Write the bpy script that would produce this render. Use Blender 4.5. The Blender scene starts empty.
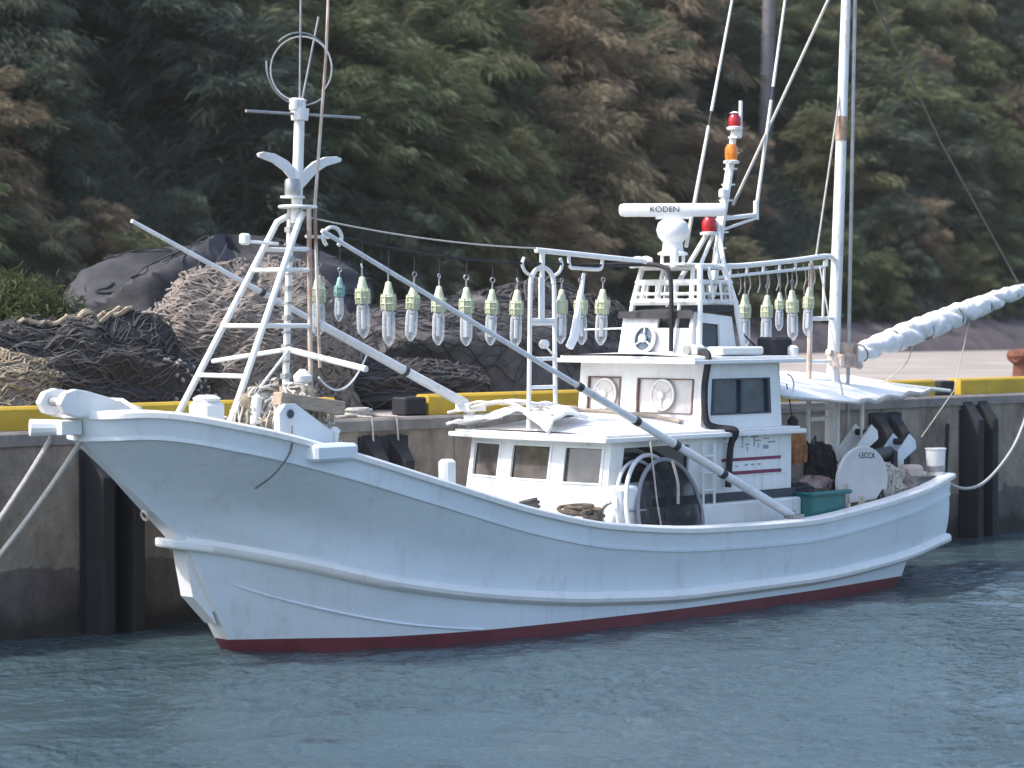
import bpy, bmesh, math, random
import numpy as np
from mathutils import Vector, Matrix, noise

# ------------------------------------------------------------------ camera, light, exposure
sc = bpy.context.scene
COL = sc.collection
R = math.radians
PITCH = math.atan(64/2400)
cam_d = bpy.data.cameras.new("camera"); cam = bpy.data.objects.new("camera", cam_d); COL.objects.link(cam)
cam.location = (0, 0, 3.4); cam.rotation_euler = (math.pi/2 - PITCH, 0, 0)
cam_d.sensor_width = 36; cam_d.lens = 36*2400/1024; cam_d.clip_end = 2000; cam_d.clip_start = 0.5
cam_d.dof.use_dof = True; cam_d.dof.focus_distance = 27.5; cam_d.dof.aperture_fstop = 1.5
sc.camera = cam
SUN_EL = 50.0
sun_az = Vector((-.954, -.262, 0)).normalized()          # towards the sun, seen from above
to_sun = Vector((sun_az.x*math.cos(R(SUN_EL)), sun_az.y*math.cos(R(SUN_EL)), math.sin(R(SUN_EL))))
w = bpy.data.worlds.new("World"); sc.world = w; w.use_nodes = True
nt = w.node_tree; bg = nt.nodes['Background']
sky = nt.nodes.new('ShaderNodeTexSky'); sky.sky_type = 'NISHITA'; sky.sun_disc = False
sky.sun_elevation = R(SUN_EL); sky.sun_rotation = math.atan2(sun_az.x, sun_az.y)
sky.air_density = 1.0; sky.dust_density = 2.5; sky.ozone_density = 1.0
nt.links.new(sky.outputs[0], bg.inputs[0]); bg.inputs[1].default_value = 0.15
sl = bpy.data.lights.new("sun", 'SUN'); sun = bpy.data.objects.new("sun", sl); COL.objects.link(sun)
sl.energy = 2.3; sl.angle = R(4.0); sl.color = (1.0, .95, .89)
sun.rotation_euler = to_sun.to_track_quat('Z', 'Y').to_euler()
sc.view_settings.view_transform = 'Standard'; sc.view_settings.look = 'None'
sc.view_settings.exposure = 1.22; sc.view_settings.gamma = 1

# ------------------------------------------------------------------ frame of the boat and quay
S0 = Vector((-2.94, 24.6, 0)); TH = R(45)               # x runs aft along the boat, y towards the quay, z up
U = Vector((math.cos(TH), math.sin(TH), 0)); V = Vector((-math.sin(TH), math.cos(TH), 0))
def W(p): return S0 + U*p[0] + V*p[1] + Vector((0, 0, p[2]))

# ------------------------------------------------------------------ materials
MATS = {}
def mat(name, col, rough=.6, metal=0, var=0.0, scale=6, bump=0.0, bscale=40, col2=None, spec=.5, stain=None, stain_amt=0, stretch=None, trans=0, emis=None, streak=0):
    if name in MATS: return MATS[name]
    m = bpy.data.materials.new(name); m.use_nodes = True; n = m.node_tree; L = n.links
    b = n.nodes['Principled BSDF']
    b.inputs['Roughness'].default_value = rough; b.inputs['Metallic'].default_value = metal
    b.inputs['Specular IOR Level'].default_value = spec
    b.inputs['Base Color'].default_value = (*col, 1)
    if trans: b.inputs['Transmission Weight'].default_value = trans
    tc = n.nodes.new('ShaderNodeTexCoord'); mp = n.nodes.new('ShaderNodeMapping'); L.new(tc.outputs['Object'], mp.inputs[0])
    if stretch: mp.inputs['Scale'].default_value = stretch
    out = None
    if var or col2:
        c2 = col2 or tuple(c*(1-var) for c in col)
        nz = n.nodes.new('ShaderNodeTexNoise'); nz.inputs['Scale'].default_value = scale; nz.inputs['Detail'].default_value = 6
        nz.inputs['Roughness'].default_value = .65
        L.new(mp.outputs[0], nz.inputs['Vector'])
        r = n.nodes.new('ShaderNodeValToRGB'); r.color_ramp.elements[0].position = .36; r.color_ramp.elements[1].position = .64
        r.color_ramp.elements[0].color = (*c2, 1); r.color_ramp.elements[1].color = (*col, 1)
        L.new(nz.outputs[0], r.inputs[0]); out = r.outputs[0]
    if stain:
        nz = n.nodes.new('ShaderNodeTexNoise'); nz.inputs['Scale'].default_value = scale*1.7; nz.inputs['Detail'].default_value = 8
        nz.inputs['Roughness'].default_value = .75
        mp2 = n.nodes.new('ShaderNodeMapping'); L.new(tc.outputs['Object'], mp2.inputs[0]); mp2.inputs['Scale'].default_value = (1.2, 1.2, .45)
        mp2.inputs['Location'].default_value = (3, 7, 1)
        L.new(mp2.outputs[0], nz.inputs['Vector'])
        r = n.nodes.new('ShaderNodeValToRGB'); r.color_ramp.elements[0].position = .56; r.color_ramp.elements[1].position = .74
        r.color_ramp.elements[0].color = (0, 0, 0, 1); r.color_ramp.elements[1].color = (stain_amt,)*3+(1,)
        L.new(nz.outputs[0], r.inputs[0])
        mx = n.nodes.new('ShaderNodeMix'); mx.data_type = 'RGBA'
        L.new(r.outputs[0], mx.inputs[0])
        if out: L.new(out, mx.inputs[6])
        else: mx.inputs[6].default_value = (*col, 1)
        mx.inputs[7].default_value = (*stain, 1); out = mx.outputs[2]
    if streak:                                             # thin run-off streaks and scuffs worn into the paint
        mp3 = n.nodes.new('ShaderNodeMapping'); L.new(tc.outputs['Object'], mp3.inputs[0]); mp3.inputs['Scale'].default_value = (5, 5, .35)
        nz = n.nodes.new('ShaderNodeTexNoise'); nz.inputs['Scale'].default_value = 2.2; nz.inputs['Detail'].default_value = 7; nz.inputs['Roughness'].default_value = .7
        L.new(mp3.outputs[0], nz.inputs['Vector'])
        r = n.nodes.new('ShaderNodeValToRGB'); r.color_ramp.elements[0].position = .54; r.color_ramp.elements[1].position = .80
        r.color_ramp.elements[0].color = (0, 0, 0, 1); r.color_ramp.elements[1].color = (min(1, streak*2.4),)*3+(1,)
        L.new(nz.outputs[0], r.inputs[0]); mx = n.nodes.new('ShaderNodeMix'); mx.data_type = 'RGBA'; L.new(r.outputs[0], mx.inputs[0])
        L.new(out, mx.inputs[6]); mx.inputs[7].default_value = (.34, .29, .24, 1); out = mx.outputs[2]
        mp4 = n.nodes.new('ShaderNodeMapping'); L.new(tc.outputs['Object'], mp4.inputs[0]); mp4.inputs['Scale'].default_value = (.6, .6, 6)
        nz = n.nodes.new('ShaderNodeTexNoise'); nz.inputs['Scale'].default_value = 2.6; nz.inputs['Detail'].default_value = 9; nz.inputs['Roughness'].default_value = .8
        L.new(mp4.outputs[0], nz.inputs['Vector'])
        r = n.nodes.new('ShaderNodeValToRGB'); r.color_ramp.elements[0].position = .60; r.color_ramp.elements[1].position = .74
        r.color_ramp.elements[0].color = (0, 0, 0, 1); r.color_ramp.elements[1].color = (streak*1.6,)*3+(1,)
        L.new(nz.outputs[0], r.inputs[0]); mx = n.nodes.new('ShaderNodeMix'); mx.data_type = 'RGBA'; L.new(r.outputs[0], mx.inputs[0])
        L.new(out, mx.inputs[6]); mx.inputs[7].default_value = (.25, .27, .29, 1); out = mx.outputs[2]
    if out: L.new(out, b.inputs['Base Color'])
    if bump:
        nz = n.nodes.new('ShaderNodeTexNoise'); nz.inputs['Scale'].default_value = bscale; nz.inputs['Detail'].default_value = 5
        L.new(mp.outputs[0], nz.inputs['Vector'])
        bp = n.nodes.new('ShaderNodeBump'); bp.inputs['Strength'].default_value = bump; bp.inputs['Distance'].default_value = .02
        L.new(nz.outputs[0], bp.inputs['Height']); L.new(bp.outputs[0], b.inputs['Normal'])
    if emis:
        b.inputs['Emission Color'].default_value = (*emis, 1); b.inputs['Emission Strength'].default_value = .3
    MATS[name] = m; return m
HULL = mat('hull paint', (.67, .735, .79), .45, var=.09, scale=1.1, stretch=(.5, .5, 1.6), streak=.12, stain=(.36, .37, .36), stain_amt=.45, bump=.05, bscale=3)
WHITE = mat('white paint', (.80, .80, .79), .42, var=.07, scale=3, stain=(.42, .36, .30), stain_amt=.55, bump=.05, bscale=20)
WPIPE = mat('white pipe paint', (.80, .80, .78), .4, var=.06, scale=7, stain=(.30, .20, .14), stain_amt=1.0)
HOUSE = mat('house paint', (.79, .80, .80), .45, var=.08, scale=2.2, stain=(.50, .44, .37), stain_amt=.5, bump=.06, bscale=8, streak=.22)
RED = mat('red antifouling', (.16, .030, .040), .6, var=.3, scale=4, stain=(.06, .03, .03), stain_amt=.6)
DECK = mat('deck paint', (.36, .42, .42), .7, var=.3, scale=3)
BLACK = mat('black rubber', (.016, .017, .022), .75, var=.4, scale=5)
DARKM = mat('dark steel', (.035, .035, .04), .55, var=.3)
STEEL = mat('galvanised steel', (.40, .40, .40), .45, metal=.6, var=.25, scale=8)
RUSTY = mat('rusty white steel', (.62, .56, .50), .6, col2=(.30, .16, .09), scale=5, stretch=(1, 1, .5))
RUST = mat('rust', (.17, .06, .035), .85, var=.5, scale=9, bump=.4, bscale=30)
BOOM = mat('boom paint', (.70, .71, .73), .45, var=.15, scale=4, stain=(.22, .2, .2), stain_amt=.7)
ROPE = mat('pale rope', (.52, .49, .44), .9, var=.3, scale=30)
ROPED = mat('dark rope', (.14, .13, .12), .9, var=.3, scale=30)
CANVAS = mat('white canvas', (.86, .86, .85), .85, var=.06, scale=4, stain=(.45, .43, .40), stain_amt=.35, bump=.35, bscale=7)
CANVAS2 = mat('faded canvas', (.55, .52, .47), .9, var=.3, scale=5, bump=.5, bscale=10)
YELLOW = mat('yellow curb paint', (.58, .38, .03), .7, var=.22, scale=3, stain=(.24, .19, .12), stain_amt=1.0, stretch=(.5, 1, 1), bump=.3, bscale=14)
WOOD = mat('weathered wood', (.42, .33, .25), .85, var=.4, scale=6, stretch=(1, 8, 8))
GLASSD = mat('dark window glass', (.022, .026, .032), .06, spec=.8, var=.3, scale=3)
GLASSB = mat('blue grey window glass', (.055, .09, .125), .06, spec=.8, var=.4, scale=4)
GLASSW = mat('pale cream window glass', (.74, .70, .67), .25, var=.15, scale=5)  # pale cream pane colour, slightly mottled, for wheelhouse front and clear view screens
GLASSF = mat('front glass with painted reflection', (.13, .115, .105), .06, spec=.8, var=.45, scale=4)  # brown grey of the reflected surroundings is put into the pane colour
FRAMEB = mat('brown window seal', (.14, .09, .075), .6)
REDL = mat('red lamp lens', (.42, .02, .03), .25)
ORANGEL = mat('orange lamp lens', (.75, .22, .02), .25)
SOCK = mat('pale green lamp socket', (.58, .61, .42), .5, var=.2, scale=12)
TEALP = mat('teal plastic', (.02, .17, .17), .45, var=.25, scale=4)
TEALS = mat('teal lamp cap', (.24, .42, .38), .5)
NETDK = mat('dark net', (.048, .045, .048), .95, var=.5, scale=12, bump=.9, bscale=22)
NETGR = mat('grey net', (.105, .098, .095), .95, col2=(.06, .056, .056), scale=5, bump=.9, bscale=18)
NETBR = mat('brown grey net rope', (.27, .235, .205), .95, col2=(.14, .118, .105), scale=14, bump=.4, bscale=50)
NETTN = mat('tan net', (.40, .34, .24), .95, col2=(.18, .14, .10), scale=14, bump=.9, bscale=30)
TARP = mat('black tarp', (.042, .041, .048), .8, var=.4, scale=3, bump=.8, bscale=6)
FLOAT = mat('net float', (.34, .31, .30), .6, var=.3)
CHAR = mat('charcoal stripe', (.045, .055, .075), .6, var=.3)
INK = mat('faded blue lettering', (.30, .32, .42), .7)
INKR = mat('dark red stripe paint', (.23, .035, .09), .6, var=.3, scale=6)
ORANGE = mat('orange brown cloth', (.42, .17, .06), .85, var=.6, scale=9, bump=.6, bscale=12)
BEIGE = mat('beige plastic', (.46, .38, .30), .7, var=.3, scale=6)

def quay_material():
    m = bpy.data.materials.new('quay concrete'); m.use_nodes = True; n = m.node_tree; L = n.links; b = n.nodes['Principled BSDF']
    b.inputs['Roughness'].default_value = .9
    g = n.nodes.new('ShaderNodeTexCoord'); sp = n.nodes.new('ShaderNodeSeparateXYZ'); L.new(g.outputs['Object'], sp.inputs[0])
    nz = n.nodes.new('ShaderNodeTexNoise'); nz.inputs['Scale'].default_value = 1.6; nz.inputs['Detail'].default_value = 9; nz.inputs['Roughness'].default_value = .7
    mp = n.nodes.new('ShaderNodeMapping'); mp.inputs['Scale'].default_value = (1, 1, .6); L.new(g.outputs['Object'], mp.inputs[0]); L.new(mp.outputs[0], nz.inputs[0])
    r = n.nodes.new('ShaderNodeValToRGB'); e = r.color_ramp.elements
    e[0].position = .32; e[0].color = (.12, .10, .08, 1); e[1].position = .68; e[1].color = (.37, .31, .25, 1)
    L.new(nz.outputs[0], r.inputs[0])
    # waterline growth: dark wet band with a ragged edge
    n2 = n.nodes.new('ShaderNodeTexNoise'); n2.inputs['Scale'].default_value = 2.5; n2.inputs['Detail'].default_value = 6; L.new(g.outputs['Object'], n2.inputs[0])
    ma = n.nodes.new('ShaderNodeMath'); ma.operation = 'MULTIPLY_ADD'; ma.inputs[1].default_value = .5; L.new(n2.outputs[0], ma.inputs[0]); L.new(sp.outputs[2], ma.inputs[2])
    r2 = n.nodes.new('ShaderNodeValToRGB'); e = r2.color_ramp.elements
    e[0].position = .42; e[0].color = (.12, .13, .15, 1); e[1].position = 1.12; e[1].color = (1, 1, 1, 1)
    x = e.new(.60); x.color = (.34, .34, .40, 1); x = e.new(.98); x.color = (.50, .50, .58, 1)
    L.new(ma.outputs[0], r2.inputs[0])
    mx = n.nodes.new('ShaderNodeMix'); mx.data_type = 'RGBA'; mx.blend_type = 'MULTIPLY'; mx.inputs[0].default_value = 1
    L.new(r.outputs[0], mx.inputs[6]); L.new(r2.outputs[0], mx.inputs[7]); L.new(mx.outputs[2], b.inputs['Base Color'])
    bp = n.nodes.new('ShaderNodeBump'); bp.inputs['Strength'].default_value = .6; bp.inputs['Distance'].default_value = .04
    n3 = n.nodes.new('ShaderNodeTexNoise'); n3.inputs['Scale'].default_value = 12; n3.inputs['Detail'].default_value = 8; L.new(g.outputs['Object'], n3.inputs[0])
    L.new(n3.outputs[0], bp.inputs['Height']); L.new(bp.outputs[0], b.inputs['Normal'])
    return m
QUAY = quay_material()
APRON = mat('apron concrete', (.34, .30, .27), .9, col2=(.24, .205, .185), scale=.35, stain=(.12, .10, .09), stain_amt=.5, bump=.3, bscale=8)
CAPM = mat('quay edge concrete', (.26, .235, .215), .9, var=.35, scale=3, stain=(.10, .09, .08), stain_amt=.7, bump=.4, bscale=15)

def water_material():
    m = bpy.data.materials.new('harbour water'); m.use_nodes = True; n = m.node_tree; L = n.links; b = n.nodes['Principled BSDF']
    b.inputs['Base Color'].default_value = (.044, .073, .086, 1); b.inputs['Roughness'].default_value = .07
    b.inputs['IOR'].default_value = 1.333
    g = n.nodes.new('ShaderNodeNewGeometry')
    hs = []
    for sc_, st, rot in ((1.3, (1, 1, 1), .2), (5.5, (1, .9, 1), -.2), (13., (1, .8, 1), .3)):
        mp = n.nodes.new('ShaderNodeMapping'); mp.inputs['Scale'].default_value = st; mp.inputs['Rotation'].default_value = (0, 0, rot)
        L.new(g.outputs['Position'], mp.inputs[0])
        nz = n.nodes.new('ShaderNodeTexNoise'); nz.inputs['Scale'].default_value = sc_; nz.inputs['Detail'].default_value = 3; nz.inputs['Distortion'].default_value = .6
        L.new(mp.outputs[0], nz.inputs[0]); hs.append((nz.outputs[0], {1.3: .55, 5.5: 1.25, 13.: 1.6}[sc_]/sc_))
    prev = None
    for o, k in hs:
        ma = n.nodes.new('ShaderNodeMath'); ma.operation = 'MULTIPLY_ADD'; ma.inputs[1].default_value = k*2.6
        L.new(o, ma.inputs[0])
        if prev: L.new(prev, ma.inputs[2])
        else: ma.inputs[2].default_value = 0
        prev = ma.outputs[0]
    bp = n.nodes.new('ShaderNodeBump'); bp.inputs['Distance'].default_value = .17
    pn = n.nodes.new('ShaderNodeTexNoise'); pn.inputs['Scale'].default_value = .22; pn.inputs['Detail'].default_value = 4; L.new(g.outputs['Position'], pn.inputs[0])
    pr = n.nodes.new('ShaderNodeMapRange'); pr.inputs[1].default_value = .38; pr.inputs[2].default_value = .62; pr.inputs[3].default_value = .22; pr.inputs[4].default_value = .95
    L.new(pn.outputs[0], pr.inputs[0]); L.new(pr.outputs[0], bp.inputs['Strength'])
    L.new(prev, bp.inputs['Height']); L.new(bp.outputs[0], b.inputs['Normal'])
    return m
WATER = water_material()

def leaf_material(name, stops, rough=.6):
    m = bpy.data.materials.new(name); m.use_nodes = True; n = m.node_tree; L = n.links; b = n.nodes['Principled BSDF']
    b.inputs['Roughness'].default_value = rough; b.inputs['Specular IOR Level'].default_value = .25
    g = n.nodes.new('ShaderNodeNewGeometry'); oi = n.nodes.new('ShaderNodeObjectInfo')
    nz = n.nodes.new('ShaderNodeTexNoise'); nz.inputs['Scale'].default_value = .42; nz.inputs['Detail'].default_value = 5; nz.inputs['Roughness'].default_value = .7
    L.new(g.outputs['Position'], nz.inputs[0])
    ma = n.nodes.new('ShaderNodeMath'); ma.operation = 'MULTIPLY_ADD'; ma.inputs[1].default_value = .34; L.new(oi.outputs['Random'], ma.inputs[0]); L.new(nz.outputs[0], ma.inputs[2])
    m2 = n.nodes.new('ShaderNodeMath'); m2.operation = 'MULTIPLY_ADD'; m2.inputs[1].default_value = .16
    ri = n.nodes.new('ShaderNodeTexNoise'); ri.inputs['Scale'].default_value = 4.5; L.new(g.outputs['Position'], ri.inputs[0])
    L.new(ri.outputs[0], m2.inputs[0]); L.new(ma.outputs[0], m2.inputs[2])
    m3 = n.nodes.new('ShaderNodeMapRange'); m3.inputs[1].default_value = .40; m3.inputs[2].default_value = 1.10; L.new(m2.outputs[0], m3.inputs[0])
    r = n.nodes.new('ShaderNodeValToRGB'); els = r.color_ramp.elements
    els[0].position = stops[0][0]; els[0].color = (*stops[0][1], 1); els[1].position = stops[-1][0]; els[1].color = (*stops[-1][1], 1)
    for p, c in stops[1:-1]:
        e = els.new(p); e.color = (*c, 1)
    L.new(m3.outputs[0], r.inputs[0]); L.new(r.outputs[0], b.inputs['Base Color'])
    tl = n.nodes.new('ShaderNodeBsdfTranslucent'); L.new(r.outputs[0], tl.inputs[0]); mx = n.nodes.new('ShaderNodeMixShader'); mx.inputs[0].default_value = .35
    L.new(b.outputs[0], mx.inputs[1]); L.new(tl.outputs[0], mx.inputs[2]); L.new(mx.outputs[0], n.nodes['Material Output'].inputs[0])
    return m
LEAF = leaf_material('green foliage', [(0, (.060, .088, .054)), (.35, (.094, .122, .062)), (.6, (.13, .145, .072)), (.8, (.15, .14, .085)), (1, (.18, .155, .10))])
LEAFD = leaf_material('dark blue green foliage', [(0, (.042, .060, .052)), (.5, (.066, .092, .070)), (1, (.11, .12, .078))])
LEAFB = leaf_material('dead brown foliage', [(0, (.115, .112, .070)), (.35, (.19, .162, .105)), (.7, (.25, .20, .135)), (1, (.30, .24, .17))])
LEAFY = leaf_material('yellow green foliage', [(0, (.05, .066, .03)), (.5, (.10, .112, .042)), (1, (.16, .15, .07))])
SOIL = mat('hillside soil', (.075, .070, .052), .95, col2=(.04, .042, .032), scale=.5, bump=.8, bscale=2)
BARK = mat('bark', (.11, .085, .065), .95, var=.4, scale=4)

# ------------------------------------------------------------------ mesh helper
class MB:
    def __init__(s): s.v = []; s.f = []; s.mi = []; s.k = 0
    def add(s, vs, fs):
        o = len(s.v); s.v += [tuple(p) for p in vs]; s.f += [tuple(i+o for i in f) for f in fs]; s.mi += [s.k]*len(fs); return s
    def box(s, c, d, rot=None, taper=1.0):
        hx, hy, hz = d[0]/2, d[1]/2, d[2]/2; vs = []
        for z in (-1, 1):
            t = taper if z > 0 else 1
            for x, y in ((-1, -1), (1, -1), (1, 1), (-1, 1)): vs.append(Vector((x*hx*t, y*hy*t, z*hz)))
        if rot is not None:
            M = rot if isinstance(rot, Matrix) else Matrix.Rotation(rot, 3, 'Z'); vs = [M@p for p in vs]
        c = Vector(c); vs = [p+c for p in vs]
        return s.add(vs, [(0, 3, 2, 1), (4, 5, 6, 7), (0, 1, 5, 4), (1, 2, 6, 5), (2, 3, 7, 6), (3, 0, 4, 7)])
    def rbox(s, c, d, r=.02, rot=None):
        hx, hy, hz = d[0]/2, d[1]/2, d[2]/2; r = min(r, hx*.9, hy*.9, hz*.9); rings = []
        for (z, q) in ((-hz, r), (-hz+r, 0), (hz-r, 0), (hz, r)):
            X, Y = hx-q, hy-q; cc = r if q == 0 else r*.4
            rings.append([Vector((sx*(X-a), sy*(Y-b), z)) for sx, sy, a, b in ((-1,-1,cc,0),(1,-1,cc,0),(1,-1,0,cc),(1,1,0,cc),(1,1,cc,0),(-1,1,cc,0),(-1,1,0,cc),(-1,-1,0,cc))])
        vs = [p for ring in rings for p in ring]
        if rot is not None:
            M = rot if isinstance(rot, Matrix) else Matrix.Rotation(rot, 3, 'Z'); vs = [M@p for p in vs]
        c = Vector(c); vs = [p+c for p in vs]; fs = []
        for i in range(3):
            for j in range(8): a = i*8+j; b = i*8+(j+1) % 8; fs.append((a, b, b+8, a+8))
        fs.append(tuple(reversed(range(8)))); fs.append(tuple(range(24, 32)))
        return s.add(vs, fs)
    def tube(s, pts, r, n=8, cap=True, closed=False):
        pts = [Vector(p) for p in pts]; N = len(pts)
        rs = r if isinstance(r, (list, tuple)) else [r]*N
        T = []
        for i in range(N):
            if closed: t = pts[(i+1) % N]-pts[i-1]
            else: t = pts[min(i+1, N-1)]-pts[max(i-1, 0)]
            T.append(t.normalized() if t.length > 1e-9 else Vector((0, 0, 1)))
        a = Vector((0, 0, 1)) if abs(T[0].z) < .9 else Vector((1, 0, 0))
        nrm = T[0].cross(a).normalized(); vs = []
        for i in range(N):
            nrm = (nrm - T[i]*nrm.dot(T[i])); nrm = nrm.normalized() if nrm.length > 1e-6 else T[i].orthogonal().normalized()
            bi = T[i].cross(nrm)
            for k in range(n):
                an = 2*math.pi*k/n; vs.append(pts[i]+(nrm*math.cos(an)+bi*math.sin(an))*rs[i])
        fs = []
        for i in range(N if closed else N-1):
            for k in range(n):
                a0 = i*n+k; b0 = i*n+(k+1) % n; i2 = (i+1) % N
                fs.append((a0, b0, i2*n+(k+1) % n, i2*n+k))
        if cap and not closed: fs.append(tuple(reversed(range(n)))); fs.append(tuple(range((N-1)*n, N*n)))
        return s.add(vs, fs)
    def lathe(s, prof, c=(0, 0, 0), axis=(0, 0, 1), n=20):
        q = Vector((0, 0, 1)).rotation_difference(Vector(axis).normalized()); c = Vector(c); vs = []
        for r, z in prof:
            for k in range(n):
                an = 2*math.pi*k/n; vs.append(q@Vector((r*math.cos(an), r*math.sin(an), z))+c)
        fs = []
        for i in range(len(prof)-1):
            for k in range(n): fs.append((i*n+k, i*n+(k+1) % n, (i+1)*n+(k+1) % n, (i+1)*n+k))
        fs.append(tuple(reversed(range(n)))); fs.append(tuple(range((len(prof)-1)*n, len(prof)*n)))
        return s.add(vs, fs)
    def ring(s, c, R_, r, axis, n=24, m=6, a0=0, a1=360, sy=1):
        q = Vector((0, 0, 1)).rotation_difference(Vector(axis).normalized()); full = (a1-a0) >= 360
        K = n if full else n+1
        pts = [q@Vector((R_*math.cos(R(a0+(a1-a0)*i/n)), sy*R_*math.sin(R(a0+(a1-a0)*i/n)), 0))+Vector(c) for i in range(K)]
        return s.tube(pts, r, m, closed=full)
    def prism(s, poly, d):                                # extrude a polygon of 3-D points along vector d
        n = len(poly); d = Vector(d); vs = [Vector(p) for p in poly]; vs += [p+d for p in vs]
        return s.add(vs, [tuple(reversed(range(n))), tuple(range(n, 2*n))]+[(i, (i+1) % n, n+(i+1) % n, n+i) for i in range(n)])
    def grid(s, rows):
        n = len(rows[0]); vs = [p for r_ in rows for p in r_]; fs = []
        for i in range(len(rows)-1):
            for j in range(n-1): fs.append((i*n+j, i*n+j+1, (i+1)*n+j+1, (i+1)*n+j))
        return s.add(vs, fs)
    def build(s, name, mats, parent=None, base=(0, 0, 0), smooth=False, bevel=0, angle=40):
        me = bpy.data.meshes.new(name); b = Vector(base)
        me.from_pydata([tuple(Vector(p)-b) for p in s.v], [], s.f)
        if not isinstance(mats, (list, tuple)): mats = [mats]
        for m in mats: me.materials.append(m)
        me.polygons.foreach_set('material_index', s.mi)
        bm = bmesh.new(); bm.from_mesh(me); bmesh.ops.recalc_face_normals(bm, faces=bm.faces); bm.to_mesh(me); bm.free()
        if smooth:
            me.polygons.foreach_set('use_smooth', [True]*len(me.polygons))
            try: me.set_sharp_from_angle(angle=R(angle))
            except Exception: pass
        me.update()
        o = bpy.data.objects.new(name, me); COL.objects.link(o)
        if parent: o.parent = parent
        if bevel:
            bv = o.modifiers.new('bevel', 'BEVEL'); bv.width = bevel; bv.segments = 2; bv.limit_method = 'ANGLE'
        return o

def tag(o, label=None, cat=None, group=None, kind=None):
    if label: o['label'] = label
    if cat: o['category'] = cat
    if group: o['group'] = group
    if kind: o['kind'] = kind
    return o
BASES = {}
def thing(name, label, cat, base, group=None):
    o = bpy.data.objects.new(name, None); COL.objects.link(o); o.location = W(base); o.rotation_euler = (0, 0, TH)
    BASES[o.name] = base; return tag(o, label, cat, group)
def single(mb, name, mats, base, label=None, cat=None, group=None, kind=None, **kw):
    o = mb.build(name, mats, None, base, **kw); o.location = W(base); o.rotation_euler = (0, 0, TH)
    return tag(o, label, cat, group, kind)
def sag(a, b, s, n=20):
    a = Vector(a); b = Vector(b); return [a.lerp(b, i/n)-Vector((0, 0, s*4*(i/n)*(1-i/n))) for i in range(n+1)]
def spline(pts, n=8):
    pts = [Vector(p) for p in pts]; P = [pts[0]*2-pts[1]]+pts+[pts[-1]*2-pts[-2]]; out = []
    for i in range(1, len(P)-2):
        for k in range(n):
            t = k/n; a, b, c, d = P[i-1:i+3]
            out.append(.5*((2*b)+(c-a)*t+(2*a-5*b+4*c-d)*t*t+(3*b-a-3*c+d)*t**3))
    return out+[pts[-1]]
def nzv(x, y, z): return noise.noise(Vector((x, y, z)))
def fbm(x, y, z, o=4):
    s = 0; a = 1; t = 0
    for _ in range(o): s += a*noise.noise(Vector((x, y, z))); t += a; a *= .5; x *= 2.03; y *= 2.03; z *= 2.03
    return s/t

# ------------------------------------------------------------------ water, quay, apron, hillside
def nonuni(a, b, step, far, lo, hi):
    xs = list(np.arange(a, b, step)); x = b; d = step
    while x < hi: xs.append(x); d *= 1.35; x += d
    xs.append(hi); x = a; d = step; left = []
    while x > lo: d *= 1.35; x -= d; left.append(max(x, lo))
    return np.array(sorted(set(left))+xs)
rng = np.random.default_rng(5)
gx = nonuni(-8.5, 10.5, .042, 0, -300, 300); gy = nonuni(17, 39, .05, 0, -120, 260)
X, Y = np.meshgrid(gx, gy); Zw = np.zeros_like(X)
for i in range(34):
    lam = .28*(1.9/.28)**rng.random(); th = rng.normal(2.6, .75); k = 2*math.pi/lam
    Zw += .0018*lam**.8*np.sin(k*(X*math.cos(th)+Y*math.sin(th))+rng.random()*6.28+.6*np.sin(.7*X+rng.random()*6)+.6*np.sin(.55*Y+rng.random()*6))
patch = np.zeros_like(X)
for i in range(9):
    k = 2*math.pi/rng.uniform(3, 9); th = rng.uniform(0, 6.28); patch += np.sin(k*(X*math.cos(th)+Y*math.sin(th))+rng.random()*6.28)
patch = np.clip(.62+patch*.20, .12, 1.3)
fine = np.zeros_like(X)
for i in range(64):
    lam = .17*(.75/.17)**rng.random(); th = rng.normal(1.9, 1.0); k = 2*math.pi/lam
    fine += .020*lam/(2*math.pi)*np.sin(k*(X*math.cos(th)+Y*math.sin(th))+rng.random()*6.28+1.1*np.sin(1.3*X+rng.random()*6+.8*Y)+.9*np.sin(1.1*Y-.6*X+rng.random()*6))
Zw += fine*patch*np.clip((X+9)/.8, 0, 1)*np.clip((11-X)/.8, 0, 1)*np.clip((39.5-Y)/2, 0, 1)*np.clip((Y-16.5)/.8, 0, 1)
fade = np.clip((X+60)/50, 0, 1)*np.clip((70-X)/50, 0, 1)*np.clip((80-Y)/30, 0, 1)
Zw *= fade
nx, ny = len(gx), len(gy)
me = bpy.data.meshes.new('sea_water'); idx = np.arange(nx*ny).reshape(ny, nx)
F = np.stack([idx[:-1, :-1], idx[:-1, 1:], idx[1:, 1:], idx[1:, :-1]], -1).reshape(-1, 4)
me.from_pydata(np.stack([X, Y, Zw], -1).reshape(-1, 3).tolist(), [], F.tolist()); me.materials.append(WATER)
me.polygons.foreach_set('use_smooth', [True]*len(me.polygons))
o = bpy.data.objects.new('sea_water', me); COL.objects.link(o); tag(o, kind='structure', label='rippled blue grey harbour water')

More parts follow.
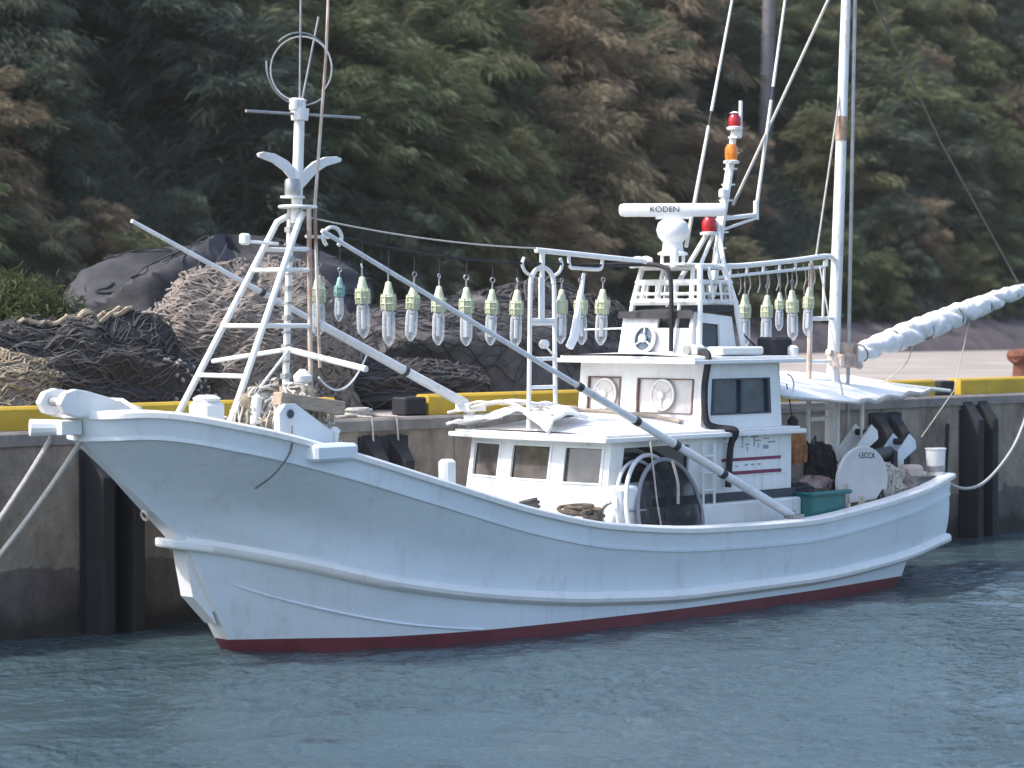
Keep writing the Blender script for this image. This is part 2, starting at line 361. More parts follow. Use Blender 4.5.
QY, QZ = 2.1, 2.22
m = MB()
prof = [(QY+.02, -2.0), (QY+.02, QZ-.16), (QY+.60, QZ-.16), (QY+.60, -2.0)]
xs = list(np.arange(-60, 200, 5.02))
for i in range(len(xs)-1):                                 # cast bays with joints
    a, b = xs[i]+.008, xs[i+1]-.008
    m.prism([(a, y, z) for y, z in prof], (b-a, 0, 0))
m.prism([(-60, QY+.05, -2), (-60, QY+.05, QZ-.2), (-60, QY+.5, QZ-.2), (-60, QY+.5, -2)], (260, 0, 0))
quay = thing('quay_wall', 'weathered concrete quay wall rising from the water behind the boat', 'quay wall', (0, QY, 0))
m.build('wall_face', QUAY, quay, (0, QY, 0))
m = MB()
for i in range(len(xs)-1):
    a, b = xs[i]+.006, xs[i+1]-.006
    c = .03; y0 = QY-.02; y1 = QY+.62
    m.prism([(a, y0, QZ-.155), (a, y0, QZ-c), (a, y0+c, QZ), (a, y1, QZ), (a, y1, QZ-.155)], (b-a, 0, 0))
m.build('coping', CAPM, quay, (0, QY, 0))
m = MB(); rows = []
for y in (QY+.625, 6, 12, 20, 30, 45, 300):
    rows.append([Vector((x, y, QZ-.004)) for x in (-300, -60, -20, 0, 10, 20, 40, 60, 80, 120, 300)])
m.grid(rows); single(m, 'quay_apron', APRON, (0, 0, 0), kind='structure', label='bare concrete quay apron')

def hill_z(x, y):
    t = max(0, y-35.2-1.2*fbm(x*.07, 3, 1))
    z = t*1.05 if t < 24 else 24*1.05+(t-24)*.35
    return QZ+z+min(1, t/4)*(1.6*fbm(x*.09, y*.09, 5))
m = MB(); rows = []
for y in list(np.arange(33, 64, .9))+[70, 80, 100]:
    rows.append([Vector((x, y, hill_z(x, y)-.15)) for x in np.arange(-20, 150, 1.3)])
m.grid(rows); single(m, 'hillside', SOIL, (0, 0, 0), kind='structure', label='steep hillside behind the quay', smooth=True)

# ------------------------------------------------------------------ foliage
def cards_mesh(name, P, D, Lh, Wd, mats, mi=None, extra=None):
    """P base points, D directions, Lh lengths, Wd widths -> slim leaf blades (one bent quad each)"""
    n = len(P); rg = np.random.default_rng(n)
    D = D/np.linalg.norm(D, axis=1, keepdims=True)
    rnd = rg.normal(size=(n, 3)); side = np.cross(D, rnd); side /= np.linalg.norm(side, axis=1, keepdims=True)
    Lh = Lh[:, None]; Wd = Wd[:, None]
    v0 = P-side*Wd*.35; v1 = P+side*Wd*.35; mid = P+D*Lh*.55
    v2 = mid+side*Wd*.5; v3 = mid-side*Wd*.5; tip = P+D*Lh+np.array([0, 0, -1.])*Lh*.16
    vs = np.stack([v0, v1, v2, tip, v3], 1).reshape(-1, 3); b = np.arange(n)[:, None]*5
    f = (b+np.array([0, 1, 2, 3, 4])).tolist()
    vl = vs.tolist()
    mats_i = [0]*n
    if extra:
        off = len(vl); vl += [tuple(p) for p in extra.v]; f += [[i+off for i in q] for q in extra.f]; mats_i += [1]*len(extra.f)
    me = bpy.data.meshes.new(name); me.from_pydata(vl, [], f)
    for m_ in mats: me.materials.append(m_)
    me.polygons.foreach_set('material_index', mats_i); me.update(); return me

def plume_crown(seed, Rr=3.0, Hh=6.0, limbs=60, per=250, droop=.55, ln=.42):
    """sweeping feathery boughs: each bough a curve, hung with fine drooping twigs"""
    rg = np.random.default_rng(seed); P = []; D = []; Ls = []; br = MB()
    lean = rg.normal(0, .25, 2)
    for i in range(limbs):
        h = Hh*(.08+.90*(i+rg.random())/limbs); az = i*2.39996+rg.normal(0, .35)
        rad = Rr*(1.05-(h/Hh)**1.6*.72)*(.65+.55*rg.random())
        up = .45+.75*(h/Hh)+rg.normal(0, .22)
        d = np.array([math.cos(az), math.sin(az)])
        ts = np.linspace(0, 1, 9)
        pts = np.stack([d[0]*rad*ts+lean[0]*h*.2, d[1]*rad*ts+lean[1]*h*.2, h+rad*(up*ts-droop*1.25*ts**2)], 1)
        if i % 2 == 0: br.tube([Vector(p) for p in pts[::2]], [.05, .04, .03, .02, .008], 3, cap=False)
        k = int(per*(rad/Rr))
        t = rg.random(k)**.62; base = np.stack([np.interp(t, ts, pts[:, j]) for j in range(3)], 1)
        tang = np.stack([np.interp(t, ts, np.gradient(pts[:, j])) for j in range(3)], 1); tang /= np.linalg.norm(tang, axis=1, keepdims=True)
        spread = .12+.30*(1-t)[:, None]+.06
        base = base+rg.normal(0, 1, (k, 3))*spread*np.array([1, 1, .55])
        perp = np.stack([-tang[:, 1], tang[:, 0], np.zeros(k)], 1)*rg.choice([-1, 1], k)[:, None]
        dd = tang*1.1+perp*rg.uniform(.25, .8, k)[:, None]+np.array([0, 0, -1])*rg.uniform(.0, .45, k)[:, None]+rg.normal(0, .12, (k, 3))
        P.append(base); D.append(dd); Ls.append(ln*(.6+.8*rg.random(k)))
    return np.concatenate(P), np.concatenate(D), np.concatenate(Ls), br
VAR = []
for sd in range(7):
    P, D, Ls, br = plume_crown(100+sd, Rr=2.9+.25*(sd % 3), Hh=5.6+.5*(sd % 2), droop=.45+.07*(sd % 4), ln=.40+.05*(sd % 3))
    cm = cards_mesh('crown', P, D, Ls, np.full(len(P), .042), [LEAF, BARK], extra=br)
    t = MB(); pts = [Vector((.12*nzv(sd, z, 0)*z, .12*nzv(z, sd, 3)*z, z)) for z in (-.8, .8, 2.2, 3.6, 5.0)]
    t.tube(pts, [.20, .17, .13, .09, .04], 7); tm = bpy.data.meshes.new('trunk'); tm.from_pydata([tuple(p) for p in t.v], [], t.f); tm.materials.append(BARK)
    VAR.append((cm, tm))
def tree(name, label, cat, x, y, z, s, rz, vi, leafm, group, tilt=(0, 0)):
    r = bpy.data.objects.new(name, None); COL.objects.link(r); r.location = W((x, y, z)); r.rotation_euler = (tilt[0], tilt[1], rz); r.scale = (s, s, s)
    tag(r, label, cat, group)
    for nm, me_, mt in (('trunk', VAR[vi][1], None), ('crown', VAR[vi][0], leafm)):
        c = bpy.data.objects.new(nm, me_); COL.objects.link(c); c.parent = r
        if mt is not None: c.material_slots[0].link = 'OBJECT'; c.material_slots[0].material = mt
    return r
# where the dead brown crowns stand, measured along the hill (x) and up it (y), and what singles each out
BROWN = [(51.9, 41.0, 1.05, 'large dead brown tree high on the hill, above the radar'),
         (49.2, 42.6, 1.0, 'brown dying tree on the hillside at the top, left of the leftmost whip antenna'),
         (58.2, 45.5, .95, 'brown dry tree on the upper slope between the two whip antennas'),
         (47.0, 38.7, .95, 'dead brown tree halfway up the hill, over the far left end of the radar bar'),
         (55.0, 39.8, .7, 'olive brown tree behind the orange beacon'),
         (43.2, 36.6, .62, 'low withered brown tree above the middle light ladder'),
         (73.6, 43.8, .80, 'withered brown tree high on the hill, right of the main mast'),
         (78.6, 42.0, .85, 'withered brown tree at the far right edge of the hillside'),
         (21.8, 38.4, .70, 'olive brown withering tree at the left edge of the hillside'),
         (24.4, 37.0, .45, 'small withered brown tree above the left net piles'),
         (64.5, 37.6, .55, 'small withered brown tree low on the slope right of the main mast')]
random.seed(11)
cnt = 0
yy = 36.6; row = 0
while yy < 60:
    x = 6 + (row % 2)*1.7
    while x < 92:
        xx = x+random.uniform(-.9, .9); y2 = yy+random.uniform(-.8, .8)
        near = min(((xx-b[0])**2+(y2-b[1])**2)**.5/b[2] for b in BROWN)
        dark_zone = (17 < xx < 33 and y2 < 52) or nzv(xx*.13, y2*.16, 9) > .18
        x += 2.6
        if near < 2.5: continue
        if abs(xx-27.1) < 2.4 and 37.5 < y2 < 42.5: continue
        if abs(xx-59.2) < 2.2 and 37.5 < y2 < 43.5: continue
        if abs(xx-80) < 2 and 43 < y2 < 48: continue
        s = random.uniform(.72, 1.08)*(.62 if row == 0 else 1)
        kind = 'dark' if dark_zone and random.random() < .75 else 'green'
        lab = {'dark': 'dark blue green feathery tree in the mass covering the hill', 'green': 'mid green feathery tree with sweeping boughs in the mass covering the hill'}[kind]
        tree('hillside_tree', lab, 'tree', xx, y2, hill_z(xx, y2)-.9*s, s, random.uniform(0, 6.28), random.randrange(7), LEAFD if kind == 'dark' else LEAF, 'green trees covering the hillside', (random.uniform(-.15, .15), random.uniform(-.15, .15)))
        cnt += 1
    yy += 2.4; row += 1
for i, (x, y, s, lab) in enumerate(BROWN):
    tree('withered_tree', lab, 'tree', x, y, hill_z(x, y)-.4, s, i*1.3, i % 7, LEAFB, 'withered brown trees on the hillside')
print('trees', cnt)
# undergrowth between the trees: uncountable
rg = np.random.default_rng(77); N = 90000
ux = rg.uniform(5, 95, N); uy = 35.3+rg.uniform(0, 1, N)**1.2*24
uz = np.array([hill_z(a, b) for a, b in zip(ux, uy)])
Pw = np.stack([ux, uy, uz+rg.random(N)*.9-.1], 1); Dl = rg.normal(0, .7, (N, 3))+np.array([0, -.5, .5])
me = cards_mesh('undergrowth', Pw, Dl, rg.uniform(.35, .8, N), np.full(N, .07), [LEAFD])
o = bpy.data.objects.new('undergrowth', me); COL.objects.link(o); o.location = S0; o.rotation_euler = (0, 0, TH)
tag(o, kind='stuff', label='leafy undergrowth covering the hillside', cat='undergrowth')
# bank at the foot of the slope, right
m = MB(); rows = []
for j, (dy, dz) in enumerate(((-1.5, -.05), (-1.1, .45), (-.3, .95), (.6, 1.5), (1.8, 1.9))):
    rows.append([Vector((x, 34.6+dy+.35*fbm(x*.5, j, 2), QZ+dz*(.8+.7*fbm(x*.22, j*.4, 4)))) for x in np.arange(40, 110, .5)])
m.grid(rows)
single(m, 'earth_bank', mat('bank earth', (.10, .080, .082), .95, col2=(.05, .042, .048), scale=1.2, bump=.9, bscale=5), (0, 0, 0), kind='structure', label='low bare earth bank at the foot of the hill', smooth=True)

def grass_clump(name, label, cat, c, rx, ry, h, n, leafm, ln=.35, wd=.05, seed=1):
    rg = np.random.default_rng(seed); a = rg.uniform(0, 6.283, n); rr = np.sqrt(rg.random(n)); th_ = rg.random(n)
    P = np.stack([rx*rr*np.cos(a), ry*rr*np.sin(a), h*np.sqrt(np.clip(1-rr**2, 0, 1))*(.55+.5*th_)], 1)
    P += rg.normal(0, .10, (n, 3)); P[:, 2] = np.abs(P[:, 2])
    D = rg.normal(0, .6, (n, 3))+np.array([0, 0, .6])
    br = MB()
    for k in range(9):
        an = k*.7; br.tube([(0, 0, 0), (rx*.3*math.cos(an), ry*.3*math.sin(an), h*.5), (rx*.6*math.cos(an), ry*.6*math.sin(an), h*.8)], [.03, .02, .01], 4)
    me_ = cards_mesh('foliage', P, D, ln*rg.uniform(.5, 1.2, n), np.full(n, wd), [leafm, BARK], extra=br)
    r = bpy.data.objects.new(name, None); COL.objects.link(r); r.location = W(c); r.rotation_euler = (0, 0, TH); tag(r, label, cat)
    f = bpy.data.objects.new('foliage', me_); COL.objects.link(f); f.parent = r
    return r
grass_clump('shrub', 'yellow green bushy shrub at the left edge behind the net piles', 'shrub', (2.3, 7.6, QZ), 1.5, 1.2, 1.62, 22000, LEAFY, .15, .022, 3)
grass_clump('weed_clump', 'low brown green weeds between the black tarp heap and left net pile', 'weeds', (4.3, 7.2, QZ), 1.3, .8, .95, 12000, LEAFY, .15, .02, 8)

# utility pole on the apron
PX, PY = 60.6, 42.0; PZ = hill_z(PX, PY)-.5
p = thing('utility_pole', 'grey utility pole rising out of the trees on the hillside', 'utility pole', (PX, PY, PZ))
m = MB(); m.tube([(PX, PY, PZ), (PX+.45, PY, PZ+12)], [.30, .22], 16); m.build('pole', mat('pole concrete', (.15, .145, .155), .9, var=.2, scale=2), p, (PX, PY, PZ), smooth=True)
for z in np.arange(3, 11, 1.2):
    m = MB(); m.tube([(PX+.4, PY-.1, PZ+z), (PX-.2, PY+.1, PZ+z)], .02, 5); m.build('step_bolt', STEEL, p, (PX, PY, PZ))

# ------------------------------------------------------------------ things on the quay
CB = [(-12.0, 3.45, 'yellow painted quay curb beam left of the boat mast'), (4.98, 10.3, 'yellow painted quay curb beam seen behind the boat cabin'),
      (10.45, 15.75, 'yellow painted quay curb beam beneath the awning tip'), (16.45, 30, 'yellow painted quay curb beam at the right edge')]
for a, b, lab in CB:
    m = MB(); y0, y1 = QY+.18, QY+.42; z0, z1 = QZ+.002, QZ+.255; c = .03
    k = max(1, int((b-a)/3))
    m.prism([(a, y0, z0), (a, y0, z1-c), (a, y0+c, z1), (a, y1-c, z1), (a, y1, z1-c), (a, y1, z0)], (b-a, 0, 0))
    single(m, 'curb_beam', YELLOW, ((a+b)/2, QY+.3, QZ), lab, 'curb', 'yellow curb beams along the quay edge')
for x, lab in ((4.76, 'black curb end block at the gap left of the cabin'), (16.1, 'black curb block between the two right hand yellow beams')):
    m = MB(); m.rbox((x, QY+.3, QZ+.115), (.36, .27, .226), .02)
    single(m, 'curb_block', BLACK, (x, QY+.3, QZ), lab, 'curb block', 'black curb blocks')

FN = [(.05, 'black rubber fender on the quay wall below the bow'), (4.05, 'black rubber fender on the wall between the foremast and cabin'),
      (9.3, 'black rubber fender on the wall behind the wheelhouse'), (14.2, 'black rubber fender on the wall above the stern gear'),
      (16.55, 'tall black rubber fender on the wall right of the stern')]
for x, lab in FN:
    base = (x, QY, 0); f = thing('rubber_fender', lab, 'fender', base, 'black fenders along the quay wall')
    for sx in (-.20, .20):
        m = MB(); hw_ = .135
        t_ = QZ-.20 if x < 16 else QZ-.06
        poly = [(x+sx-hw_, QY+.015, -.7), (x+sx-hw_*.55, QY-.28, -.7), (x+sx+hw_*.55, QY-.28, -.7), (x+sx+hw_, QY+.015, -.7)]
        top = [(x+sx-hw_, QY+.015, t_), (x+sx-hw_*.55, QY-.28, t_-.32), (x+sx+hw_*.55, QY-.28, t_-.32), (x+sx+hw_, QY+.015, t_)]
        m.add([Vector(q) for q in poly+top], [(3, 2, 1, 0), (4, 5, 6, 7), (0, 1, 5, 4), (1, 2, 6, 5), (2, 3, 7, 6), (3, 0, 4, 7)])
        m.build('fender_rib', BLACK, f, base, bevel=.015)
    m = MB(); m.box((x, QY-.012, .75), (.78, .03, 2.5)); m.build('back_plate', BLACK, f, base)
# bollard
c = (22.9, 5.3, QZ); b = thing('mooring_bollard', 'rusty red brown mooring bollard on the quay at right', 'bollard', c)
m = MB(); m.lathe([(.30, 0), (.30, .05), (.22, .08), (.20, .36), (.30, .44), (.33, .52), (.30, .60), (.18, .64), (0.02, .65)], c, n=22); m.build('post', RUST, b, c, smooth=True)
m = MB(); m.tube([(22.6, 5.3, QZ+.5), (23.4, 5.3, QZ+.5)], [.10, .10], 10); m.build('horn', RUST, b, c)

def mound(m, c, rx, ry, h, seed, amp=.18, fr=1.6, n=(60, 26), pw=.75, flat=0):
    for_rows = []
    for j in range(n[1]+1):
        v = j/n[1]; row = []
        for i in range(n[0]+1):
            a = 2*math.pi*i/n[0]; ca, sa = math.cos(a), math.sin(a); e = math.sin(v*math.pi/2); z = math.cos(v*math.pi/2)**pw
            d = 1+amp*fbm(ca*fr+seed, sa*fr+z*fr, z*fr*1.5+seed*.37, 4)*1.6
            row.append(Vector((c[0]+rx*e*ca*d, c[1]+ry*e*sa*d, c[2]+max(0, h*z*(d if j < n[1] else 1)))))
        for_rows.append(row)
    m.grid(for_rows)
def on_mound(c, rx, ry, h, seed, amp, fr, a, v, pw, out=0.02):
    ca, sa = math.cos(a), math.sin(a); e = math.sin(v*math.pi/2); z = max(0, math.cos(v*math.pi/2))**pw
    d = 1+amp*fbm(ca*fr+seed, sa*fr+z*fr, z*fr*1.5+seed*.37, 4)*1.6
    return Vector((c[0]+(rx*d+out)*e*ca, c[1]+(ry*d+out)*e*sa, c[2]+max(0, h*z*d)+out*z))
def strands(m, c, rx, ry, h, seed, amp, fr, pw, count, r, spanlo=.5, spanhi=1.6, wob=.05, vlo=.12, vhi=1.0, alo=-3.9, ahi=.8):
    rr = random.Random(seed*7+1)
    for k in range(count):
        v0 = vlo+(vhi-vlo)*(k+rr.random())/count; a0 = rr.uniform(alo, ahi); span = rr.uniform(spanlo, spanhi); n = int(span*30)+6; ph = rr.random()*9
        pts = [on_mound(c, rx, ry, h, seed, amp, fr, a0+span*i/n, min(1, max(.02, v0+wob*nzv(i*.13+ph, k*.7, 2)*1.7+.015*math.sin(i*.4+ph))), pw, .022+.02*nzv(i*.17, ph, k)) for i in range(n+1)]
        m.tube(pts, r*rr.uniform(.7, 1.2), 4, cap=False)
# big rope-like net pile
c = (4.35, 5.0, QZ); A = (c, 1.62, 1.15, 1.90, 3, .16, 1.7)
t = thing('net_pile', 'tall brown grey heap of coiled rope net behind the foremast', 'net pile', c, 'fishing net piles on the quay')
m = MB(); mound(m, *A[:4], A[4], A[5], A[6], pw=.62); m.build('net_heap', NETBR, t, c, smooth=True)
m = MB(); strands(m, *A[:4], A[4], A[5], A[6], .62, 850, .017, .4, 1.2, .028); m.build('rope_coils', NETBR, t, c, smooth=True)
# left pile
c = (1.15, 4.3, QZ); t = thing('net_pile', 'long low net heap with pale edge rope and floats at far left', 'net pile', c, 'fishing net piles on the quay')
m = MB(); mound(m, c, 1.75, .95, 1.16, 9, .22, 2.0, pw=.6); m.build('net_heap', NETDK, t, c, smooth=True)
m = MB(); strands(m, c, 1.75, .95, 1.16, 9, .22, 2.0, .6, 330, .010, .3, 1.0, .06)
m.build('net_folds', NETGR, t, c, smooth=True)
m = MB()
for q in (.0, .035):
    pts = [on_mound(c, 1.75, .95, 1.16, 9, .22, 2.0, math.pi+.15+math.pi*i/40, .38+q-.22*math.sin(math.pi*i/40), .6, .05) for i in range(41)]
    m.tube(pts, .03, 6)
m.build('edge_rope', NETTN, t, c)
m = MB(); rr = random.Random(4)
for i in range(34):
    p_ = on_mound(c, 1.75, .95, 1.16, 9, .22, 2.0, rr.uniform(-1.1, -.15), rr.uniform(.70, .98), .6, .03)
    m = MB(); m.lathe([(.004, -.035), (.02, -.022), (.025, 0), (.02, .022), (.004, .035)], p_, (rr.uniform(-1, 1), rr.uniform(-1, 1), rr.uniform(-1, 1)), 8)
    m.build('float', FLOAT, t, c, smooth=True)
c = (-.35, 3.7, QZ); m = MB(); mound(m, c, .95, .6, .78, 14, .15, 2.2, pw=.6); t = thing('net_pile', 'small brown net bundle in front of the long heap at left edge', 'net pile', c, 'fishing net piles on the quay')
m.build('net_heap', NETBR, t, c, smooth=True)
m = MB(); strands(m, c, .95, .6, .78, 14, .15, 2.2, .6, 190, .011, .4, 1.3, .06); m.build('rope_coils', NETTN, t, c, smooth=True)
c = (7.35, 9.3, QZ); m = MB(); mound(m, c, 2.75, 2.0, 2.12, 21, .22, 1.5, n=(90, 40), pw=.55)
t = thing('tarp_heap', 'big black tarpaulin covered heap at the back left', 'tarp heap', c); m.build('tarpaulin', TARP, t, c, smooth=True)
m = MB(); strands(m, c, 2.75, 2.0, 2.12, 21, .22, 1.5, .55, 16, .016, .5, 1.5, .25, .15, .9); m.build('tarp_folds', TARP, t, c, smooth=True)
c = (9.6, 6.3, QZ); m = MB(); mound(m, c, 3.3, 1.5, 1.42, 30, .15, 1.6, n=(90, 40), pw=.5)
t = thing('net_pile', 'long grey net heap behind the row of squid lamps', 'net pile', c, 'fishing net piles on the quay'); m.build('net_heap', NETGR, t, c, smooth=True)
m = MB(); strands(m, c, 3.3, 1.5, 1.42, 30, .15, 1.6, .5, 150, .008, .4, 1.4, .12, .1, .95); m.build('net_folds', NETDK, t, c, smooth=True)
c = (6.6, 4.6, QZ); m = MB(); mound(m, c, 1.6, .75, .62, 41, .2, 2.0, pw=.6)
t = thing('net_pile', 'low black net heap at the gap in the yellow curb', 'net pile', c, 'fishing net piles on the quay'); m.build('net_heap', NETDK, t, c, smooth=True)
m = MB(); strands(m, c, 1.6, .75, .62, 41, .2, 2.0, .6, 180, .010, .4, 1.2, .08); m.build('net_folds', NETGR, t, c, smooth=True)
c = (11.6, 7.0, QZ); m = MB(); mound(m, c, 1.9, 1.1, 1.72, 51, .2, 1.8, pw=.55)
t = thing('net_pile', 'dark net heap behind the flybridge', 'net pile', c, 'fishing net piles on the quay'); m.build('net_heap', NETDK, t, c, smooth=True)
m = MB(); strands(m, c, 1.9, 1.1, 1.72, 51, .2, 1.8, .55, 60, .016, .4, 1.2, .3); m.build('net_folds', NETGR, t, c, smooth=True)
# ropes lying on the coping beside the curb gap
m = MB(); rr = random.Random(2)
for k in range(7):
    m.tube([(3.9+.22*math.cos(a*.55+k)*(1-.05*k)+.1*nzv(a*.3, k, 0), QY+.28+.10*math.sin(a*.55+k), QZ+.02+.014*k) for a in range(14)], .016, 5)
m.tube([(4.1, QY+.2, QZ+.02), (4.25, QY-.03, QZ+.02), (4.27, QY-.06, QZ-.5), (4.3, QY-.05, QZ-1.2)], .014, 5)
m.tube([(3.8, QY+.2, QZ+.02), (3.85, QY-.03, QZ+.02), (3.87, QY-.06, QZ-.6), (3.9, QY-.05, QZ-1.4)], .014, 5)
single(m, 'rope_coil', ROPE, (3.9, QY+.28, QZ), 'pale rope coiled on the quay edge with ends hanging down', 'rope', smooth=True)

# ------------------------------------------------------------------ THE BOAT
boat = thing('fishing_boat', 'pale blue and white squid fishing boat moored along the quay', 'boat', (0, 0, 0))
def herm(tab):
    xs = np.array([a for a, b in tab], float); ys = np.array([b for a, b in tab], float); n = len(xs); h = np.diff(xs); dl = np.diff(ys)/h
    mm = np.zeros(n); mm[0] = dl[0]; mm[-1] = dl[-1]
    for i in range(1, n-1): mm[i] = 0 if dl[i-1]*dl[i] <= 0 else 3*(h[i-1]+h[i])/((2*h[i]+h[i-1])/dl[i-1]+(h[i]+2*h[i-1])/dl[i])
    def f(x):
        x = min(max(x, xs[0]), xs[-1]); i = min(max(np.searchsorted(xs, x)-1, 0), n-2); t = (x-xs[i])/h[i]
        return float((2*t**3-3*t**2+1)*ys[i]+(t**3-2*t**2+t)*h[i]*mm[i]+(-2*t**3+3*t**2)*ys[i+1]+(t**3-t**2)*h[i]*mm[i+1])
    return f
Gy = herm([(-1.84, .09), (-1.78, .32), (-1.5, .66), (-.7, 1.18), (.3, 1.44), (1.5, 1.58), (3, 1.67), (4, 1.71), (5.6, 1.74), (7.3, 1.71), (8.8, 1.62), (10.3, 1.45), (10.95, 1.34)])
Gz = herm([(-1.84, 2.47), (-1.5, 2.49), (-.7, 2.35), (.3, 2.09), (1.5, 1.74), (2.95, 1.34), (4, 1.14), (5.6, 1.01), (7.4, .98), (8.8, 1.07), (10.3, 1.23), (10.95, 1.35)])
KLIP = .225
My = herm([(-1.2, .08), (-.9, .29), (-.4, .58), (.2, .87), (1, 1.20), (2.5, 1.49), (4, 1.62), (5.6, 1.67), (7.3, 1.65), (9, 1.53), (10.93, 1.32)])
Sy = herm([(-.62, .13), (-.38, .27), (.28, .74), (1.2, 1.2), (2.5, 1.46), (3.9, 1.6), (5.5, 1.66), (7.4, 1.62), (9.7, 1.42), (10.9, 1.28)])
Sz = herm([(-.62, 1.16), (-.38, 1.12), (.28, .96), (1.2, .71), (2.5, .49), (3.9, .35), (5.5, .28), (7.4, .28), (9.7, .38), (10.9, .54)])
Ry = herm([(-.09, .09), (.5, .53), (1.3, 1.10), (2.5, 1.45), (3.9, 1.585), (5.5, 1.65), (7.4, 1.595), (9.7, 1.37), (10.0, 1.33)])
Wy = herm([(0, .08), (.48, .47), (1.3, 1.05), (2.5, 1.43), (3.9, 1.575), (5.5, 1.645), (7.4, 1.57), (9.9, 1.30)])
NS = 90
def xt(x0, x1, t): return x0+(x1-x0)*t
T_ = [(i/NS)**1.45 for i in range(NS+1)]
def rowpt(kind, t):
    if kind == 'B': x = xt(.5, 9.2, t); return (x, .62*Wy(xt(0, 9.9, t)), -.6)
    if kind == 'W': x = xt(0.05, 9.7, t); return (x, Wy(x), -.03)
    if kind == 'R': x = xt(-.06, 9.85, t); return (x, Ry(x), .13)
    if kind == 'R2': x = xt(-.48, 9.95, t); return (x, .25*Ry(x)+.75*Sy(x)-.012, .13+.75*(Sz(x)-.13))
    if kind == 'S': x = xt(-.62, 10.9, t); return (x, Sy(x), Sz(x))
    if kind == 'M': x = xt(-1.2, 10.93, t); zk = Gz(xt(-1.74, 10.94, t))-KLIP; zs = Sz(xt(-.62, 10.9, t)); return (x, My(x), zs*.52+zk*.48)
    if kind == 'K': x = xt(-1.80, 10.94, t); xg = xt(-1.84, 10.95, t); return (x, Gy(xg)-.05*max(0, 1-(t*5)) - .015, Gz(xg)-KLIP)
    if kind == 'G': x = xt(-1.84, 10.95, t); return (x, Gy(x), Gz(x))
# refine vertically: blend intermediate rows for a smooth concave flare
def hullrow(r):
    keys = ['B', 'W', 'R', 'S', 'M', 'K', 'G']; i = int(r); f_ = r-i
    out = []
    for t in T_:
        if r == 2.5: out.append(Vector(rowpt('R2', t))); continue
        if f_ == 0: out.append(Vector(rowpt(keys[i], t))); continue
        a = Vector(rowpt(keys[i], t)); b = Vector(rowpt(keys[i+1], t))
        if i in (3, 4):
            if i == 3: p0, p3 = a*2-b, Vector(rowpt('K', t))
            else: p0, p3 = Vector(rowpt('S', t)), b*2-a
            q = .5*((2*a)+(b-p0)*f_+(2*p0-5*a+4*b-p3)*f_*f_+(3*a-p0-3*b+p3)*f_**3)
        else: q = a.lerp(b, f_)
        out.append(q)
    return out
levels = [0, 1, 2, 2.5, 3, 3.25, 3.5, 3.75, 4, 4.25, 4.5, 4.75, 5, 6]
m = MB(); HR = [hullrow(l) for l in levels]
for i in range(len(levels)-1):
    m.k = 1 if levels[i] < 2 else 0
    for sgn in (-1, 1):
        m.grid([[Vector((p.x, sgn*p.y, p.z)) for p in HR[i]], [Vector((p.x, sgn*p.y, p.z)) for p in HR[i+1]]])
    for e in (0, -1):                                       # stem face and transom; lower stem white carries its sunlit brightness in the colour
        m.k = (1 if levels[i] < 2 else (2 if e == 0 and levels[i] < 3.5 else 0))
        a, b = HR[i][e], HR[i+1][e]
        m.add([(a.x, -a.y, a.z), (a.x, a.y, a.z), (b.x, b.y, b.z), (b.x, -b.y, b.z)], [(0, 1, 2, 3)])
hull = m.build('hull', [HULL, RED, WHITE], boat)
me = hull.data; bm = bmesh.new(); bm.from_mesh(me); bmesh.ops.remove_doubles(bm, verts=bm.verts, dist=.0008); bmesh.ops.recalc_face_normals(bm, faces=bm.faces); bm.to_mesh(me); bm.free()
me.polygons.foreach_set('use_smooth', [True]*len(me.polygons)); me.set_sharp_from_angle(angle=R(24))
# bulwark inside and deck
def deckz(x): return Gz(x)-.42
gts = [rowpt('G', t) for t in T_]
FINE = [hullrow(4+i/8) for i in range(9)]
def hull_y(x, z):                                          # half breadth of the skin at x and height z
    c_ = []
    for row in FINE:
        xs_ = [p.x for p in row]
        c_.append((float(np.interp(x, xs_, [p.z for p in row])), float(np.interp(x, xs_, [p.y for p in row])) if x >= xs_[0] else 0.0))
    c_.sort(); return float(np.interp(z, [c[0] for c in c_], [c[1] for c in c_]))
DX = [max(x, -1.45) for x, y, z in gts]
DY = [max(.02, min(g[1], hull_y(DX[j], deckz(g[0])))-.10) for j, g in enumerate(gts)]
KX = [x+.10*(x < -1.6) for x, y, z in gts]
KY = [max(.02, hull_y(KX[j], g[2]-KLIP)-.07) for j, g in enumerate(gts)]
m = MB()
for sgn in (-1, 1):
    m.grid([[Vector((x+.03*(x < -1.7), sgn*max(y-.06, .03), z-.01)) for x, y, z in gts], [Vector((KX[j], sgn*KY[j], z-KLIP)) for j, (x, y, z) in enumerate(gts)], [Vector((DX[j], sgn*DY[j], deckz(x))) for j, (x, y, z) in enumerate(gts)]])
m.build('bulwark_lining', WHITE, hull, smooth=True)
m = MB(); rows = []
for j, (x, y, z) in enumerate(gts): rows.append([Vector((min(DX[j], 10.9), f*DY[j], deckz(x)+.03*(1-f*f))) for f in (-1, -.6, 0, .6, 1)])
m.grid(rows); m.build('deck', DECK, boat, smooth=True)
def strip(name, mats, rowfn, prof, parent, both=True, ts=T_, smooth=True):
    m = MB()
    for sgn in ((-1, 1) if both else (-1,)):
        rings = []
        for t in ts:
            x, y, z = rowfn(t); rings.append([Vector((x, sgn*max(.004, y+a), z+b)) for a, b in prof]+[Vector((x, sgn*max(.004, y+prof[0][0]), z+prof[0][1]))])
        m.grid(rings)
        m.add(rings[0][:-1], [tuple(range(len(prof)))]); m.add(rings[-1][:-1], [tuple(range(len(prof)))])
    return m.build(name, mats, parent, smooth=smooth, angle=30)
